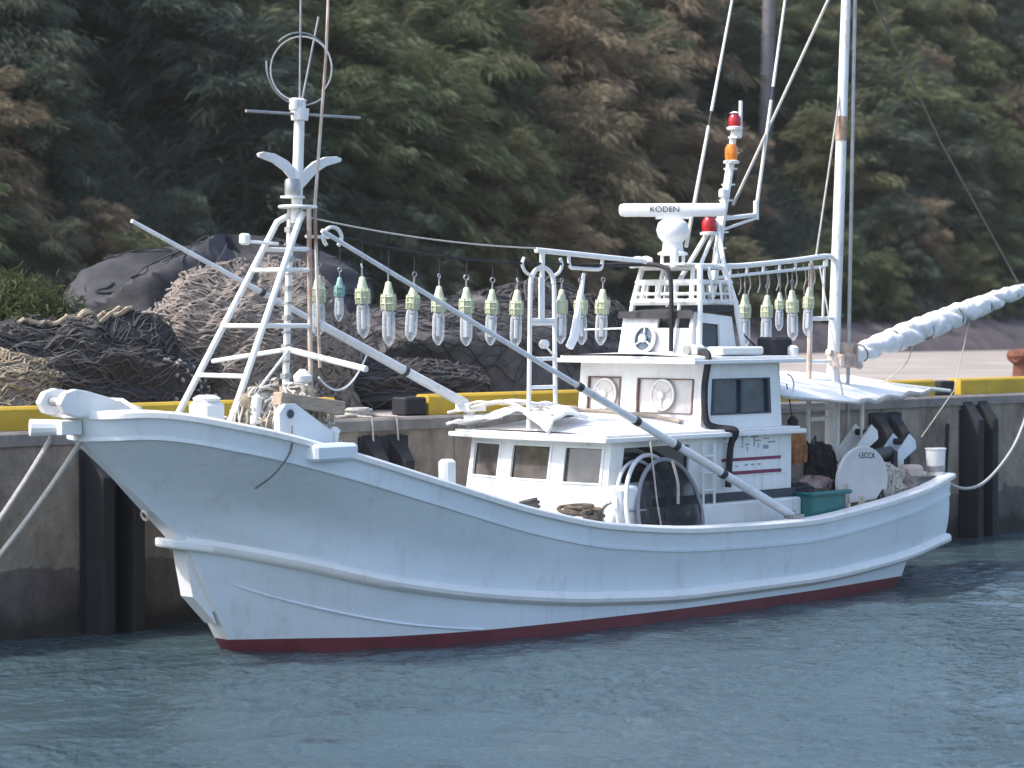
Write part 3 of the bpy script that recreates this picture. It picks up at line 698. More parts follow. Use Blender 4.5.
strip('gunwale_cap', WHITE, lambda t: rowpt('G', t), [(.045, -.03), (.05, .02), (.03, .042), (-.12, .045), (-.14, .03), (-.14, -.01)], hull)
strip('rub_rail', WHITE, lambda t: rowpt('S', t), [(-.02, -.085), (.03, -.07), (.07, -.035), (.082, .005), (.065, .042), (.03, .065), (-.02, .075)], hull)
strip('upper_moulding', HULL, lambda t: rowpt('K', t), [(-.02, -.03), (.018, -.02), (.02, .012), (-.02, .02)], hull)
m = MB(); a = rowpt('G', 1); m.rbox((10.96, 0, a[2]+.008), (.16, 2*a[1]+.06, .075), .02); m.build('gunwale_cap', WHITE, hull)
m = MB(); a = rowpt('S', 1); m.rbox((10.95, 0, a[2]), (.12, 2*a[1]+.1, .12), .03); m.build('rub_rail', WHITE, hull)
m = MB(); pts = []
for i in range(26):
    t = (i/25)*.22+.02; L_ = 2.62-.60*(i/25)**.8; f_ = L_-int(L_); i_ = int(L_); ks = ['B', 'W', 'R', 'S']
    a_ = Vector(rowpt(ks[i_], t)); b_ = Vector(rowpt(ks[i_+1], t)); q_ = a_.lerp(b_, f_); pts.append(Vector((q_.x, -q_.y, q_.z)))
m.tube(pts, .014, 6); m.tube([Vector((p.x, -p.y, p.z)) for p in pts], .014, 6); m.build('chine_moulding', HULL, hull, smooth=True)
# stem platform where the rub rail wraps the bow, and the forefoot skeg plate
m = MB()
pl_ = [(-.84, -.05), (-.79, -.15), (-.66, -.22), (-.38, -.34), (-.38, .34), (-.66, .22), (-.79, .15), (-.84, .05)]
m.prism([(x, y, 1.05+(-.38-x)*.16) for x, y in pl_], (0, 0, .10)); m.build('stem_platform', WHITE, hull, bevel=.03)
m = MB(); m.prism([(-.60, -.10, 1.06), (-.50, -.10, .60), (-.20, -.10, .30), (-.26, -.10, .44), (-.05, -.10, .35), (-.42, -.10, 1.06)], (0, .20, 0))
m.build('forefoot_plate', WHITE, hull)
m = MB(); m.ring((-1.02, 0, 1.45), .05, .014, (1, 0, .4), 14, 5); m.build('towing_eye', RUSTY, hull)
# bow fairlead block with roller
m = MB()
for sy in (-.17, .17):
    out = [(-1.20, 2.50), (-1.95, 2.46), (-2.10, 2.50), (-2.16, 2.60), (-2.10, 2.70), (-1.98, 2.735), (-1.85, 2.715), (-1.20, 2.545)]
    m.prism([(x, sy-.045, z) for x, z in out], (0, .09, 0))
m.box((-1.62, 0, 2.485), (.70, .42, .06))
br_ = m.build('anchor_roller', WHITE, boat, bevel=.012)
m = MB(); m.tube([(-2.03, -.2, 2.61), (-2.03, .2, 2.61)], .045, 12); m.build('roller', STEEL, br_)
m = MB(); m.tube([(-1.98, .02, 2.36), (-2.26, .16, 2.36)], [.075, .085], 12); m.box((-1.95, 0, 2.36), (.24, .2, .14)); m.build('bow_buffer', WHITE, boat, bevel=.01)
m = MB(); m.tube([(-1.5, -.55, 2.53), (-1.5, -.3, 2.62), (-1.5, .3, 2.62), (-1.5, .55, 2.53)], .02, 8); m.build('bow_rail', WPIPE, boat)

# --- wall panels with real openings
def panel(m, c, holes, dvec, k_wall=0):
    """c = four corners (u0v0, u1v0, u1v1, u0v1); holes in 0..1; dvec = inward reveal"""
    c = [Vector(p) for p in c]; d = Vector(dvec)
    def P(u, v): return c[0]*(1-u)*(1-v)+c[1]*u*(1-v)+c[2]*u*v+c[3]*(1-u)*v
    us = sorted({0, 1, *[h[0] for h in holes], *[h[2] for h in holes]}); vs = sorted({0, 1, *[h[1] for h in holes], *[h[3] for h in holes]})
    for i in range(len(us)-1):
        for j in range(len(vs)-1):
            uc, vc = (us[i]+us[i+1])/2, (vs[j]+vs[j+1])/2
            if any(h[0] < uc < h[2] and h[1] < vc < h[3] for h in holes): continue
            m.add([P(us[i], vs[j]), P(us[i+1], vs[j]), P(us[i+1], vs[j+1]), P(us[i], vs[j+1])], [(0, 1, 2, 3)])
    for u0, v0, u1, v1 in holes:
        q = [P(u0, v0), P(u1, v0), P(u1, v1), P(u0, v1)]
        for a in range(4):
            b = (a+1) % 4; m.add([q[a], q[b], q[b]+d, q[a]+d], [(0, 1, 2, 3)])
    return P
def window(P, h, out, parent, glass, framem, fw=.028, mull=None, inset=.03, seal=None):
    """frame bars round the opening, glass set back behind them; out = outward unit"""
    out = Vector(out).normalized(); m = MB()
    q = [P(h[0], h[1]), P(h[2], h[1]), P(h[2], h[3]), P(h[0], h[3])]; cen = sum(q, Vector())/4
    m.k = 0
    for a in range(4):
        b = (a+1) % 4; i0 = q[a].lerp(cen, .02); i1 = q[b].lerp(cen, .02)
        di = [(cen-q[a]).normalized()*fw*1.35, (cen-q[b]).normalized()*fw*1.35]
        o0, o1 = q[a]-di[0]*.35, q[b]-di[1]*.35; n0, n1 = q[a]+di[0], q[b]+di[1]
        vs = [o0+out*.012, o1+out*.012, n1+out*.012, n0+out*.012, o0-out*.02, o1-out*.02, n1-out*.02, n0-out*.02]
        m.add(vs, [(0, 1, 2, 3), (7, 6, 5, 4), (0, 4, 5, 1), (2, 6, 7, 3)])
    if mull:
        for u in mull:
            uu = h[0]+(h[2]-h[0])*u; a, b = P(uu, h[1]), P(uu, h[3])
            e = (q[1]-q[0]).normalized()*fw*.55
            vs = [a-e+out*.006, a+e+out*.006, b+e+out*.006, b-e+out*.006, a-e-out*.03, a+e-out*.03, b+e-out*.03, b-e-out*.03]
            m.add(vs, [(0, 1, 2, 3), (0, 4, 5, 1), (1, 5, 6, 2), (2, 6, 7, 3), (3, 7, 4, 0)])
    m.k = 1; g = [p-out*inset for p in q]; m.add(g, [(0, 1, 2, 3)])
    return m.build('window', [framem, glass], parent)

# lower deckhouse ---------------------------------------------------
def deckhouse():
    hw_, zb, zt = 1.13, .62, 2.02; xf, xa = 4.62, 7.86; rake = .22
    m = MB()
    # faceted front in three facets, slightly bowed, raked
    fy = [1.13, .42, -.38, -1.13]; bow = [0, -.12, -.12, 0]
    fr = []
    for i in range(3):
        a0, a1 = fy[i], fy[i+1]; c = [(xf-rake+bow[i], a0*1.02, zb), (xf-rake+bow[i+1], a1*1.02, zb), (xf+bow[i+1], a1, zt), (xf+bow[i], a0, zt)]
        h = [(.10, .665, .86, .955), (.12, .665, .93, .955), (.16, .655, .88, .955)][i]
        P = panel(m, c, [h], (.07, 0, 0)); fr.append((P, h))
    sd = [(xf-rake, -1.13*1.02, zb), (xa, -1.13, zb), (xa, -1.13, zt), (xf, -1.13, zt)]
    hs = [(.055, .655, .42, .955)]
    Ps = panel(m, sd, hs, (0, .06, 0))
    panel(m, [(xa, 1.13, zb), (xf-rake, 1.13*1.02, zb), (xf, 1.13, zt), (xa, 1.13, zt)], [(.58, .655, .93, .93)], (0, -.06, 0))
    panel(m, [(xa, -1.13, zb), (xa, 1.13, zb), (xa, 1.13, zt), (xa, -1.13, zt)], [(.3, .0, .62, .9)], (-.06, 0, 0))
    body = m.build('deckhouse', HOUSE, boat)
    for P, h in fr:
        q = (P(1, .5)-P(0, .5)).cross(P(0, 1)-P(0, 0)).normalized(); q = q if q.x < 0 else -q
        window(P, h, q, body, GLASSF, HOUSE, fw=.022, inset=.035)
    window(Ps, hs[0], (0, -1, 0), body, GLASSD, HOUSE, fw=.02, inset=.03)
    # roof with rolled visor
    m = MB(); ed = [(4.36, 1.28), (4.26, .45), (4.26, -.45), (4.36, -1.28), (7.98, -1.28), (7.98, 1.28)]
    m.prism([(x, y, 2.02) for x, y in ed], (0, 0, .055))
    m.prism([(x+.06 if x < 5 else x-.06, y*.96, 2.075) for x, y in ed], (0, 0, .03))
    m.build('roof', WHITE, body, bevel=.012)
    # camber over the fore part
    m = MB(); rows = []
    for i in range(13):
        u = i/12; x = 4.42+u*1.85; rows.append([Vector((x, -1.15+2.3*j/14, 2.103+.17*math.sin(math.pi*j/14)**.8*min(1, u*2.2+.12))) for j in range(15)])
    m.grid(rows); m.build('roof_camber', WHITE, body, smooth=True)
    # dark band low along the side
    m = MB(); m.prism([(5.3, -1.134, 1.25), (7.92, -1.134, 1.25), (7.92, -1.165, 1.25), (5.3, -1.165, 1.25)], (0, 0, .10)); m.build('side_band', CHAR, body)
    m = MB(); m.rbox((6.95, -1.19, .97), (1.95, .11, .54), .02); m.build('side_locker', HOUSE, body)
    # white board with two red stripes and worn marks
    m = MB(); m.box((7.11, -1.139, 1.80), (1.26, .012, .52)); m.k = 1
    m.box((7.08, -1.147, 1.735), (1.12, .006, .038)); m.box((7.13, -1.147, 1.575), (1.04, .006, .042))
    m.k = 2
    for (x, z, w_, h_) in [(6.95, 2.005, .10, .018), (6.91, 1.955, .018, .10), (7.0, 1.91, .08, .016), (7.14, 2.0, .14, .018), (7.13, 1.94, .018, .12), (7.20, 1.95, .10, .016),
                          (7.21, 1.885, .018, .06), (7.36, 1.97, .12, .014), (7.46, 1.925, .14, .018), (7.35, 1.87, .10, .05), (7.0, 1.855, .016, .06),
                          (6.58, 1.99, .06, .014), (6.68, 1.99, .06, .014), (6.78, 1.98, .06, .014), (6.6, 1.93, .05, .012), (6.72, 1.92, .06, .012), (6.98, 1.665, .06, .02), (7.1, 1.665, .06, .02), (7.22, 1.665, .06, .02), (6.8, 1.655, .05, .015), (6.9, 1.885, .05, .014)]:
        m.box((x, -1.147, z), (w_, .005, h_))
    m.build('name_board', [HOUSE, INKR, INK], body)
    m = MB(); m.tube([(6.15, -1.18, 1.2), (6.15, -1.18, 1.95)], .018, 6); m.tube([(6.35, -1.18, 1.2), (6.35, -1.18, 1.95)], .018, 6)
    for z in (1.4, 1.6, 1.8): m.tube([(6.15, -1.18, z), (6.35, -1.18, z)], .014, 6)
    m.build('side_ladder', WPIPE, body)
    return body
dh = deckhouse()

# wheelhouse ---------------------------------------------------
def wheelhouse():
    hw_ = 1.0; zb, zt = 2.08, 2.88; xf, xa = 6.35, 7.84; m = MB()
    cf = [(xf-.05, hw_, zb), (xf-.05, -hw_, zb), (xf+.02, -hw_, zt), (xf+.02, hw_, zt)]
    hf = [(.075, .27, .345, .78), (.485, .25, .93, .77)]
    Pf = panel(m, cf, hf, (.06, 0, 0))
    cs = [(xf-.05, -hw_, zb), (xa, -hw_, zb), (xa-.05, -hw_+.02, zt), (xf+.02, -hw_, zt)]
    hs = [(.125, .24, .86, .77)]
    Ps = panel(m, cs, hs, (0, .05, 0))
    panel(m, [(xa, hw_, zb), (xf-.05, hw_, zb), (xf+.02, hw_, zt), (xa, hw_, zt)], [(.15, .25, .85, .77)], (0, -.05, 0))
    panel(m, [(xa, -hw_, zb), (xa, hw_, zb), (xa, hw_, zt), (xa-.05, -hw_, zt)], [(.2, .25, .8, .77)], (-.05, 0, 0))
    body = m.build('wheelhouse', HOUSE, boat)
    for h in hf: window(Pf, h, (-1, 0, .09), body, GLASSW, FRAMEB, fw=.014, inset=.03)
    window(Ps, hs[0], (0, -1, 0), body, GLASSB, CHAR, fw=.028, mull=[.5], inset=.03)
    for (y, z) in ((.55, 2.50), (-.39, 2.50)):
        m = MB(); m.lathe([(.03, 0), (.17, 0), (.19, .012), (.19, .03), (.165, .035), (.16, .015), (.03, .015)], (xf-.01, y, z), (-1, 0, .06), 26); m.k = 1
        m.lathe([(.02, .02), (.15, .02), (.15, .022), (.02, .024)], (xf-.012, y, z), (-1, 0, .06), 20); m.k = 0
        m.lathe([(.01, .02), (.045, .03), (.045, .06), (.01, .065)], (xf-.012, y, z), (-1, 0, .06), 12)
        for q in range(3): m.tube([(xf-.05, y, z), (xf-.05, y+.16*math.cos(q*2.1+.5), z+.16*math.sin(q*2.1+.5))], .008, 5)
        m.build('clear_view_screen', [WHITE, GLASSW], body, smooth=True)
    m = MB(); ed = [(6.02, 1.16), (5.98, 0), (6.02, -1.16), (8.12, -1.16), (8.12, 1.16)]
    m.prism([(x, y, 2.88) for x, y in ed], (0, 0, .05)); m.prism([(x+.07 if x < 7 else x-.07, y*.94, 2.93) for x, y in ed], (0, 0, .035))
    m.build('roof', WHITE, body, bevel=.012)
    m = MB(); rows = []
    for i in range(13):
        u = i/12; x = 6.06+u*1.98; rows.append([Vector((x, -1.06+2.12*j/14, 2.962+.05*math.sin(math.pi*j/14)**.8*math.sin(math.pi*min(1, u+.12))**.5)) for j in range(15)])
    m.grid(rows); m.build('roof_camber', WHITE, body, smooth=True)
    m = MB(); m.ring((7.92, -1.02, 2.60), .13, .012, (0, 1, 0), 16, 6, -90, 90); m.build('grab_handle', WPIPE, body)
    m = MB(); m.tube(spline([(6.0, .9, 2.21), (6.0, .3, 2.26), (6.05, -.3, 2.24), (6.1, -.9, 2.2)], 6), .03, 7); m.tube(spline([(5.8, .8, 2.20), (5.9, .1, 2.22), (5.9, -.7, 2.2)], 6), .02, 6); m.build('cable_run', CANVAS2, body)
    # searchlight box at the port front corner of the roof
    m = MB(); m.rbox((6.5, -.72, 3.04), (.20, .24, .13), .03); m.k = 1; m.lathe([(.06, 0), (.06, .03), (.02, .035)], (6.40, -.72, 3.04), (-1, 0, 0), 14); m.build('search_light', [WHITE, STEEL], body)
    return body
wh = wheelhouse()

# flybridge with rails ---------------------------------------------------
def flybridge():
    m = MB(); a, b = 6.62, 7.40; z0 = 2.98
    cf = [(a-.06, .55, z0), (a-.06, -.60, z0), (a+.05, -.60, 3.50), (a+.05, .55, 3.50)]
    panel(m, cf, [(.50, .62, .95, .92)], (.03, 0, 0))
    Ps = panel(m, [(a-.06, -.60, z0), (b+.06, -.60, z0), (b-.04, -.60, 3.44), (a+.05, -.60, 3.50)], [(.18, .16, .66, .80)], (0, .04, 0))
    panel(m, [(b+.06, -.60, z0), (b+.06, .60, z0), (b-.04, .60, 3.44), (b-.04, -.60, 3.44)], [], (-.03, 0, 0))
    panel(m, [(b+.06, .55, z0), (a-.06, .55, z0), (a+.05, .55, 3.50), (b-.04, .55, 3.44)], [], (0, -.03, 0))
    body = m.build('flybridge', HOUSE, boat)
    window(Ps, (.18, .16, .66, .80), (0, -1, 0), body, GLASSB, HOUSE, fw=.02)
    m = MB(); m.ring((a-.09, .10, 3.17), .165, .024, (-1, 0, .2), 28, 8); m.lathe([(.01, .0), (.05, .01), (.05, .05), (.01, .055)], (a-.085, .10, 3.17), (-1, 0, .2), 12)
    for q_ in range(3): m.tube([(a-.10, .10, 3.17), (a-.10+.03*math.cos(q_*2.1), .10+.16*math.sin(q_*2.1), 3.17+.16*math.cos(q_*2.1))], .009, 5)
    m.k = 1; m.lathe([(.01, .0), (.155, .0), (.155, .012), (.01, .014)], (a-.06, .10, 3.17), (-1, 0, .2), 24); m.build('clear_view_screen', [WHITE, GLASSB], body, smooth=True, angle=50)
    # dark cover stretched over the top
    m = MB(); rows = [[Vector((a-.02+u*.78, -.62+1.2*j/8, 3.505+.06*math.sin(math.pi*j/8)*math.sin(math.pi*u))) for j in range(9)] for u in (0, .25, .5, .75, 1)]
    m.grid(rows); m.grid([[Vector((a-.02, -.62+1.2*j/8, 3.505)) for j in range(9)], [Vector((a-.03, -.62+1.2*j/8, 3.42)) for j in range(9)]])
    m.grid([[Vector((a-.02, -.621, 3.50)), Vector((a+.76, -.621, 3.50))], [Vector((a-.02, -.621, 3.58)), Vector((a+.76, -.621, 3.58))]])
    m.build('dark_cover', TARP, body, smooth=True)
    # rail cage
    X0, X1, Y0, Y1 = 6.74, 7.40, .46, -.62
    m = MB()
    for x, y in ((X0, Y0), (X0, Y1), (X1, Y0), (X1, Y1)):
        sx = .10 if x == X0 else -.12
        m.tube([(x-sx*.9, y*1.10, 2.99), (x, y, 3.62), (x+sx, y*.86, 4.06)], .036, 8)
    for z, k in ((3.62, 0), (3.72, .02), (3.86, .05), (4.04, .10)):
        x0, x1, y0, y1 = X0+k, X1-k, Y0*(1-k*1.3), Y1*(1-k*1.3)
        m.tube([(x0, y0, z), (x1, y0, z), (x1, y1, z), (x0, y1, z)], {3.62: .045, 3.72: .022, 3.86: .042, 4.04: .034}[z], 6, closed=True)
    for j in range(4):
        y = Y0+(Y1-Y0)*(j+.5)/4
        m.tube([(X0, y, 3.62), (X0+.05, y*.94, 3.86)], .034, 6); m.tube([(X1, y, 3.62), (X1-.05, y*.94, 3.86)], .02, 6)
        if j in (1, 3): m.tube([(X0+.05, y*.94, 3.86), (X0+.1, y*.88, 4.04)], .03, 6)
    for i in range(4):
        x = X0+(X1-X0)*(i+.5)/4
        for y in (Y0, Y1): m.tube([(x, y, 3.62), (x, y*.94, 3.86)], .018, 6)
        if i % 2: m.tube([(x, Y1*.94, 3.86), (x, Y1*.88, 4.04)], .022, 6)
    m.build('rail_cage', WPIPE, body)
    m = MB()
    for q in (-.30,): m.tube([(X0-.12, q, 3.00), (X0+.0, q, 3.6)], .024, 6)
    m.build('screen_post', WPIPE, body)
    m = MB(); m.tube([(X0-.05, Y0, 3.30), (X0-.3, Y0+.55, 3.28)], .012, 6); m.build('side_rod', WPIPE, body)
    m = MB(); m.rbox((6.98, 0, 4.075), (.72, .95, .03), .01); m.build('radar_shelf', WHITE, body)
    for q in (.15, .28):
        m = MB(); m.lathe([(.03, 0), (.10, .02), (.11, .08), (.06, .12), (.02, .13)], (6.62, q, 4.05), (-.4, 0, 1), 12); m.build('horn', WHITE, body, smooth=True)
    m = MB(); m.lathe([(.05, 0), (.055, .20), (.04, .23)], (6.66, -.28, 4.04), (0, 0, 1), 12)
    m.build('horn', WHITE, body, smooth=True)
    # side-light fittings on the roof
    m = MB(); m.rbox((7.05, -.92, 3.03), (.80, .24, .10), .02); m.build('roof_box', WHITE, body)
    return body
fb = flybridge()
# thick black conduit from the rail cage down the wheelhouse front
m = MB(); m.tube(spline([(6.1, .55, 4.06), (6.5, .15, 4.08), (6.55, -.18, 4.05), (6.56, -.30, 3.93), (6.55, -.33, 3.5), (6.52, -.35, 3.02)], 8), .028, 8)
m.build('black_conduit', BLACK, boat, smooth=True)
m = MB(); m.tube(spline([(6.55, -.75, 3.02), (6.35, -1.08, 2.98), (6.30, -1.07, 2.6), (6.34, -1.06, 2.22), (6.45, -1.12, 2.13), (6.58, -1.31, 2.09), (6.60, -1.22, 1.9), (6.58, -1.2, 1.42)], 8), .042, 8)
m.build('black_conduit', BLACK, boat, smooth=True)
m = MB(); m.rbox((7.92, -.82, 3.07), (.36, .3, .24), .03); tag(m.build('black_box', BLACK, boat), 'black box on the aft edge of the wheelhouse roof')
m = MB(); m.lathe([(.07, 0), (.075, .09), (.03, .12)], (8.05, -1.0, 2.97), (0, 0, 1), 12); m.build('vent', WHITE, boat, smooth=True)

# radar ---------------------------------------------------
r_ = bpy.data.objects.new('radar', None); COL.objects.link(r_); r_.parent = boat; r_.location = (6.95, 0, 4.09)
m = MB(); m.lathe([(.13, 0), (.17, .012), (.17, .03), (.12, .06), (.11, .16), (.165, .23), (.185, .31), (.165, .40), (.12, .44), (.03, .46)], (0, 0, .10), n=26); m.v = [(x*1.1, y*1.1, z) for x, y, z in m.v]
for a in range(4): m.box((.13*math.cos(a*1.57+.78), .13*math.sin(a*1.57+.78), .05), (.03, .03, .10))
m.build('pedestal', WHITE, r_, smooth=True)
bar = Vector((math.cos(R(-50)), math.sin(R(-50)), 0)); rot = Matrix.Rotation(R(-50), 3, 'Z')
m = MB(); sec = [(-.05, -.075), (.05, -.085), (.07, -.04), (.07, .04), (.05, .075), (-.05, .075), (-.07, .03), (-.07, -.03)]
rings = []
for sx, k in ((-.66, .45), (-.645, .85), (-.60, 1), (.60, 1), (.645, .85), (.66, .45)): rings.append([rot@Vector((sx, a*k, b*k)) + Vector((0, 0, .665)) for a, b in sec+[sec[0]]])
m.grid(rings); m.add(rings[0][:-1], [tuple(range(8))]); m.add(rings[-1][:-1], [tuple(range(8))])
m.box((0, 0, .575), (.42, .10, .05), rot)
scn = m.build('scanner_bar', WHITE, r_, smooth=True, angle=30)
fc = bpy.data.curves.new('lettering', 'FONT'); fc.body = 'KODEN'; fc.size = .105; fc.extrude = .002; fc.align_x = 'CENTER'; fc.align_y = 'CENTER'
fo = bpy.data.objects.new('lettering', fc); COL.objects.link(fo); fo.parent = r_
fo.location = rot@Vector((-.10, -.0765, 0))+Vector((0, 0, .665)); fo.rotation_euler = (R(90), 0, R(-50)); fc.materials.append(CHAR)

# signal mast ---------------------------------------------------
sm = bpy.data.objects.new('signal_mast', None); COL.objects.link(sm); sm.parent = boat
m = MB(); m.tube([(7.72, .03, 3.70), (8.16, .03, 5.80)], [.055, .04], 8); m.tube([(7.60, -.07, 3.70), (8.0, -.07, 5.40)], .035, 8)
for q in range(9): m.box((7.72+.44*(q+1)/10.5, -.03, 3.7+2.1*(q+1)/10.5+.2), (.10, .14, .02))
m.tube([(7.35, .35, 3.75), (7.75, .02, 4.62)], .03, 8); m.tube([(7.35, -.55, 3.75), (7.75, -.04, 4.60)], .03, 8); m.tube([(7.1, -.2, 3.86), (7.75, -.02, 4.55)], .024, 8)
m.build('mast_tube', WPIPE, sm, smooth=True)
m = MB(); m.tube([(7.80, 0, 4.66), (8.56, 0, 4.74)], .028, 8); m.tube([(7.85, 0, 4.52), (8.56, 0, 4.70)], .018, 8); m.tube([(8.56, 0, 4.68), (8.56, 0, 4.92)], .035, 8); m.build('antenna_arm', WPIPE, sm)
def beacon(x, z, lens, r=.075, h=.16, y=0):
    m = MB(); m.lathe([(r*1.15, 0), (r*1.2, .03), (r*.9, .04)], (x, y, z-.04), n=14); m.k = 1
    m.lathe([(r*.85, 0), (r*.95, h*.3), (r*.95, h*.7), (r*.6, h)], (x, y, z), n=14); m.k = 0
    if lens is REDL: m.lathe([(r*.5, 0), (r*.8, .02), (r*.2, .04)], (x, y, z+h), n=12)
    o_ = m.build('beacon', [WHITE, lens], sm, smooth=True)
    tag(o_, 'orange beacon lens' if lens is ORANGEL else 'red signal lamp')
beacon(8.13, 5.84, REDL, .085, .15); beacon(7.92, 5.40, ORANGEL, .085, .20, -.12); beacon(7.62, 4.50, REDL, .10, .18, -.02)
m = MB(); m.rbox((8.20, .0, 5.78), (.09, .09, .16), .02); m.rbox((7.80, -.1, 4.98), (.12, .10, .12), .02); m.tube([(8.24, 0, 5.8), (8.25, 0, 6.17)], .024, 8); m.build('receiver_box', WHITE, sm)
m = MB(); m.tube(spline([(8.1, .03, 5.7), (8.2, -.02, 5.3), (8.02, -.02, 4.9), (7.95, 0, 4.6)], 6), .008, 5); m.build('cable', CHAR, sm)
def whip(x0, z0, x1, z1, xg0, y=0):
    g = (xg0, xg0+.012); m = MB(); a = Vector((x0, y, z0)); b = Vector((x1, y, z1))
    m.tube([a, a.lerp(b, .405)], [.024, .020], 8); m.tube([a.lerp(b, .455), b], [.020, .014], 8); m.k = 1
    m.tube([a.lerp(b, .40), a.lerp(b, .46)], .012, 8)
    m.build('whip_antenna', [mat('cream antenna', (.72, .70, .62), .5), CHAR], boat, smooth=True)
whip(7.20, 4.3, 8.25, 8.05, .4); whip(8.56, 4.80, 9.30, 8.3, .4)

# foremast ---------------------------------------------------
fm = bpy.data.objects.new('foremast', None); COL.objects.link(fm); fm.parent = boat
Lg = {'a': ((-.445, .577, 2.0), (.80, .13, 4.43)), 'b': ((-.545, -.56, 2.0), (.88, -.13, 4.43)), 'c': ((.86, -.34, 2.0), (.98, -.17, 4.58)), 'd': ((1.02, .30, 2.0), (1.00, .15, 4.58))}
def on(k, z): a, b = Vector(Lg[k][0]), Vector(Lg[k][1]); return a.lerp(b, (z-a.z)/(b.z-a.z))
for k in 'abcd':
    a, b = Lg[k]; m = MB(); pts = [a, on(k, 4.2), b] if k in 'cd' else [a, on(k, 4.15), Vector(b), Vector((.97, b[1]*.7, 4.52))]
    m.tube(pts, .034 if k in 'ab' else (.038 if k == 'd' else .026), 10); m.build('leg', WPIPE if k != 'c' else RUSTY, fm, smooth=True)
m = MB(); a = Vector(on('d', 2.7))
for q in range(12): z = 2.65+q*.155; m.box(on('d', z), (.085, .085, .055 if q % 2 else .02))
m.build('step_collar', STEEL, fm)
for z, ks in ((4.14, 'bc'), (3.92, 'abc'), (3.34, 'abc'), (2.83, 'ab'), (4.14, 'ad'), (3.34, 'ad'), (2.72, 'dc')):
    for q in range(len(ks)-1):
        m = MB(); m.tube([on(ks[q], z), on(ks[q+1], z)], .024, 8); m.build('rung', WPIPE, fm)
m = MB(); m.tube([(.9, 1.36, 2.95), (.9, .08, 3.09)], .026, 8); m.tube([(.9, .08, 3.09), (.9, -1.16, 2.90)], .033, 8); m.tube([(-.05, -.42, 2.55), (.9, .05, 3.10)], .015, 6); m.build('cross_arm', WPIPE, fm)
m = MB(); m.tube([(.95, 0, 4.42), (1.0, 0, 5.60)], [.06, .055], 12); m.lathe([(.20, 0), (.21, .015), (.20, .03)], (.97, 0, 4.575), n=16)
m.lathe([(.13, 0), (.13, .02)], (.90, .0, 4.68), n=12); m.lathe([(.09, 0), (.10, .10), (.10, .12)], (1.0, 0, 5.50), n=14); m.rbox((.97, 0, 5.66), (.16, .12, .14), .02)
m.build('top_tube', WPIPE, fm, smooth=True)
m = MB(); m.lathe([(.08, 0), (.085, .02), (.085, .15), (.07, .18)], (.90, 0, 4.70), n=14); m.build('mast_lamp', STEEL, fm, smooth=True)
# gull wing shaped ornament
m = MB()
for s in (-1, 1):
    c0 = (1.0, 0, 4.80); out = [(0, -.06), (.09, .02), (.22, .14), (.36, .215), (.56, .27), (.57, .305), (.50, .325), (.34, .31), (.18, .25), (.07, .17), (0, .08)]
    m.prism([(1.0+s*a, -.02, 4.82+b) for a, b in out], (0, .04, 0))
m.build('wing_ornament', WHITE, fm, bevel=.008)
m = MB(); m.tube([(.28, 0, 5.555), (1.84, 0, 5.575)], .017, 6); m.build('cross_bar', STEEL, fm)
m = MB(); c0 = (1.02, 0, 6.06)
m.ring(c0, .36, .010, (.25, 1, 0), 30, 6, -150, 10); m.ring(c0, .40, .010, (.25, 1, 0), 30, 6, 40, 172); m.ring((1.02, 0, 6.04), .34, .010, (1, .6, 0), 30, 5, 20, 340)
m.tube([(1.0, 0, 5.7), (1.02, 0, 6.9)], .010, 6); m.tube([(1.03, 0, 5.7), (1.22, -.05, 6.6)], .010, 6)
m.build('direction_finder_loop', STEEL, fm)
m = MB(); m.tube([(1.10, -.20, 2.9), (1.12, -.1, 4.6), (1.28, -.1, 6.2), (1.44, 0, 7.6)], [.018, .018, .016, .012], 6); m.build('whip_antenna', RUSTY, fm)
m = MB(); m.ring((1.45, 0, 4.28), .11, .022, (.2, 1, 0), 16, 6, 120, 400); m.tube([(1.0, -.1, 4.28), (1.4, 0, 4.28)], .02, 6); m.tube([(.35, .15, 4.22), (.8, .12, 4.2)], .02, 6); m.rbox((.38, .15, 4.24), (.10, .1, .12), .02); m.build('bracket', WPIPE, fm)

# long side booms ---------------------------------------------------
def boom(name, a, b, r0, r1, bands, lab):
    a, b = Vector(a), Vector(b); m = MB(); m.tube([a, a.lerp(b, .5), a.lerp(b, .52), b], [r0, (r0+r1)/2*.8, (r0+r1)/2*1.12, r1], 12)
    m.k = 1
    for t in bands: p0 = a.lerp(b, t-.005); p1 = a.lerp(b, t+.005); m.tube([p0, p1], r0+(r1-r0)*t+.010, 12)
    o_ = m.build(name, [BOOM, DARKM], boat, smooth=True); tag(o_, lab)
boom('side_boom', (-.29, 1.2, 4.44), (4.56, 1.2, 2.40), .022, .062, (.36, .8), 'far side boom')
boom('side_boom', (.45, -1.0, 4.30), (7.38, -1.52, 1.06), .022, .056, (.505, .63, .72, .83), 'near side boom')
m = MB(); m.box((4.62, 1.16, 2.36), (.30, .22, .10)); m.tube([(4.62, 1.16, 2.1), (4.62, 1.16, 2.36)], .05, 8); m.box((4.72, 1.05, 2.24), (.36, .3, .05)); m.build('boom_bracket', WHITE, boat)
m = MB(); m.tube([(7.38, -1.52, .95), (7.38, -1.52, 1.12)], .05, 8); m.box((7.38, -1.56, 1.05), (.22, .14, .04)); m.build('boom_bracket', STEEL, boat)

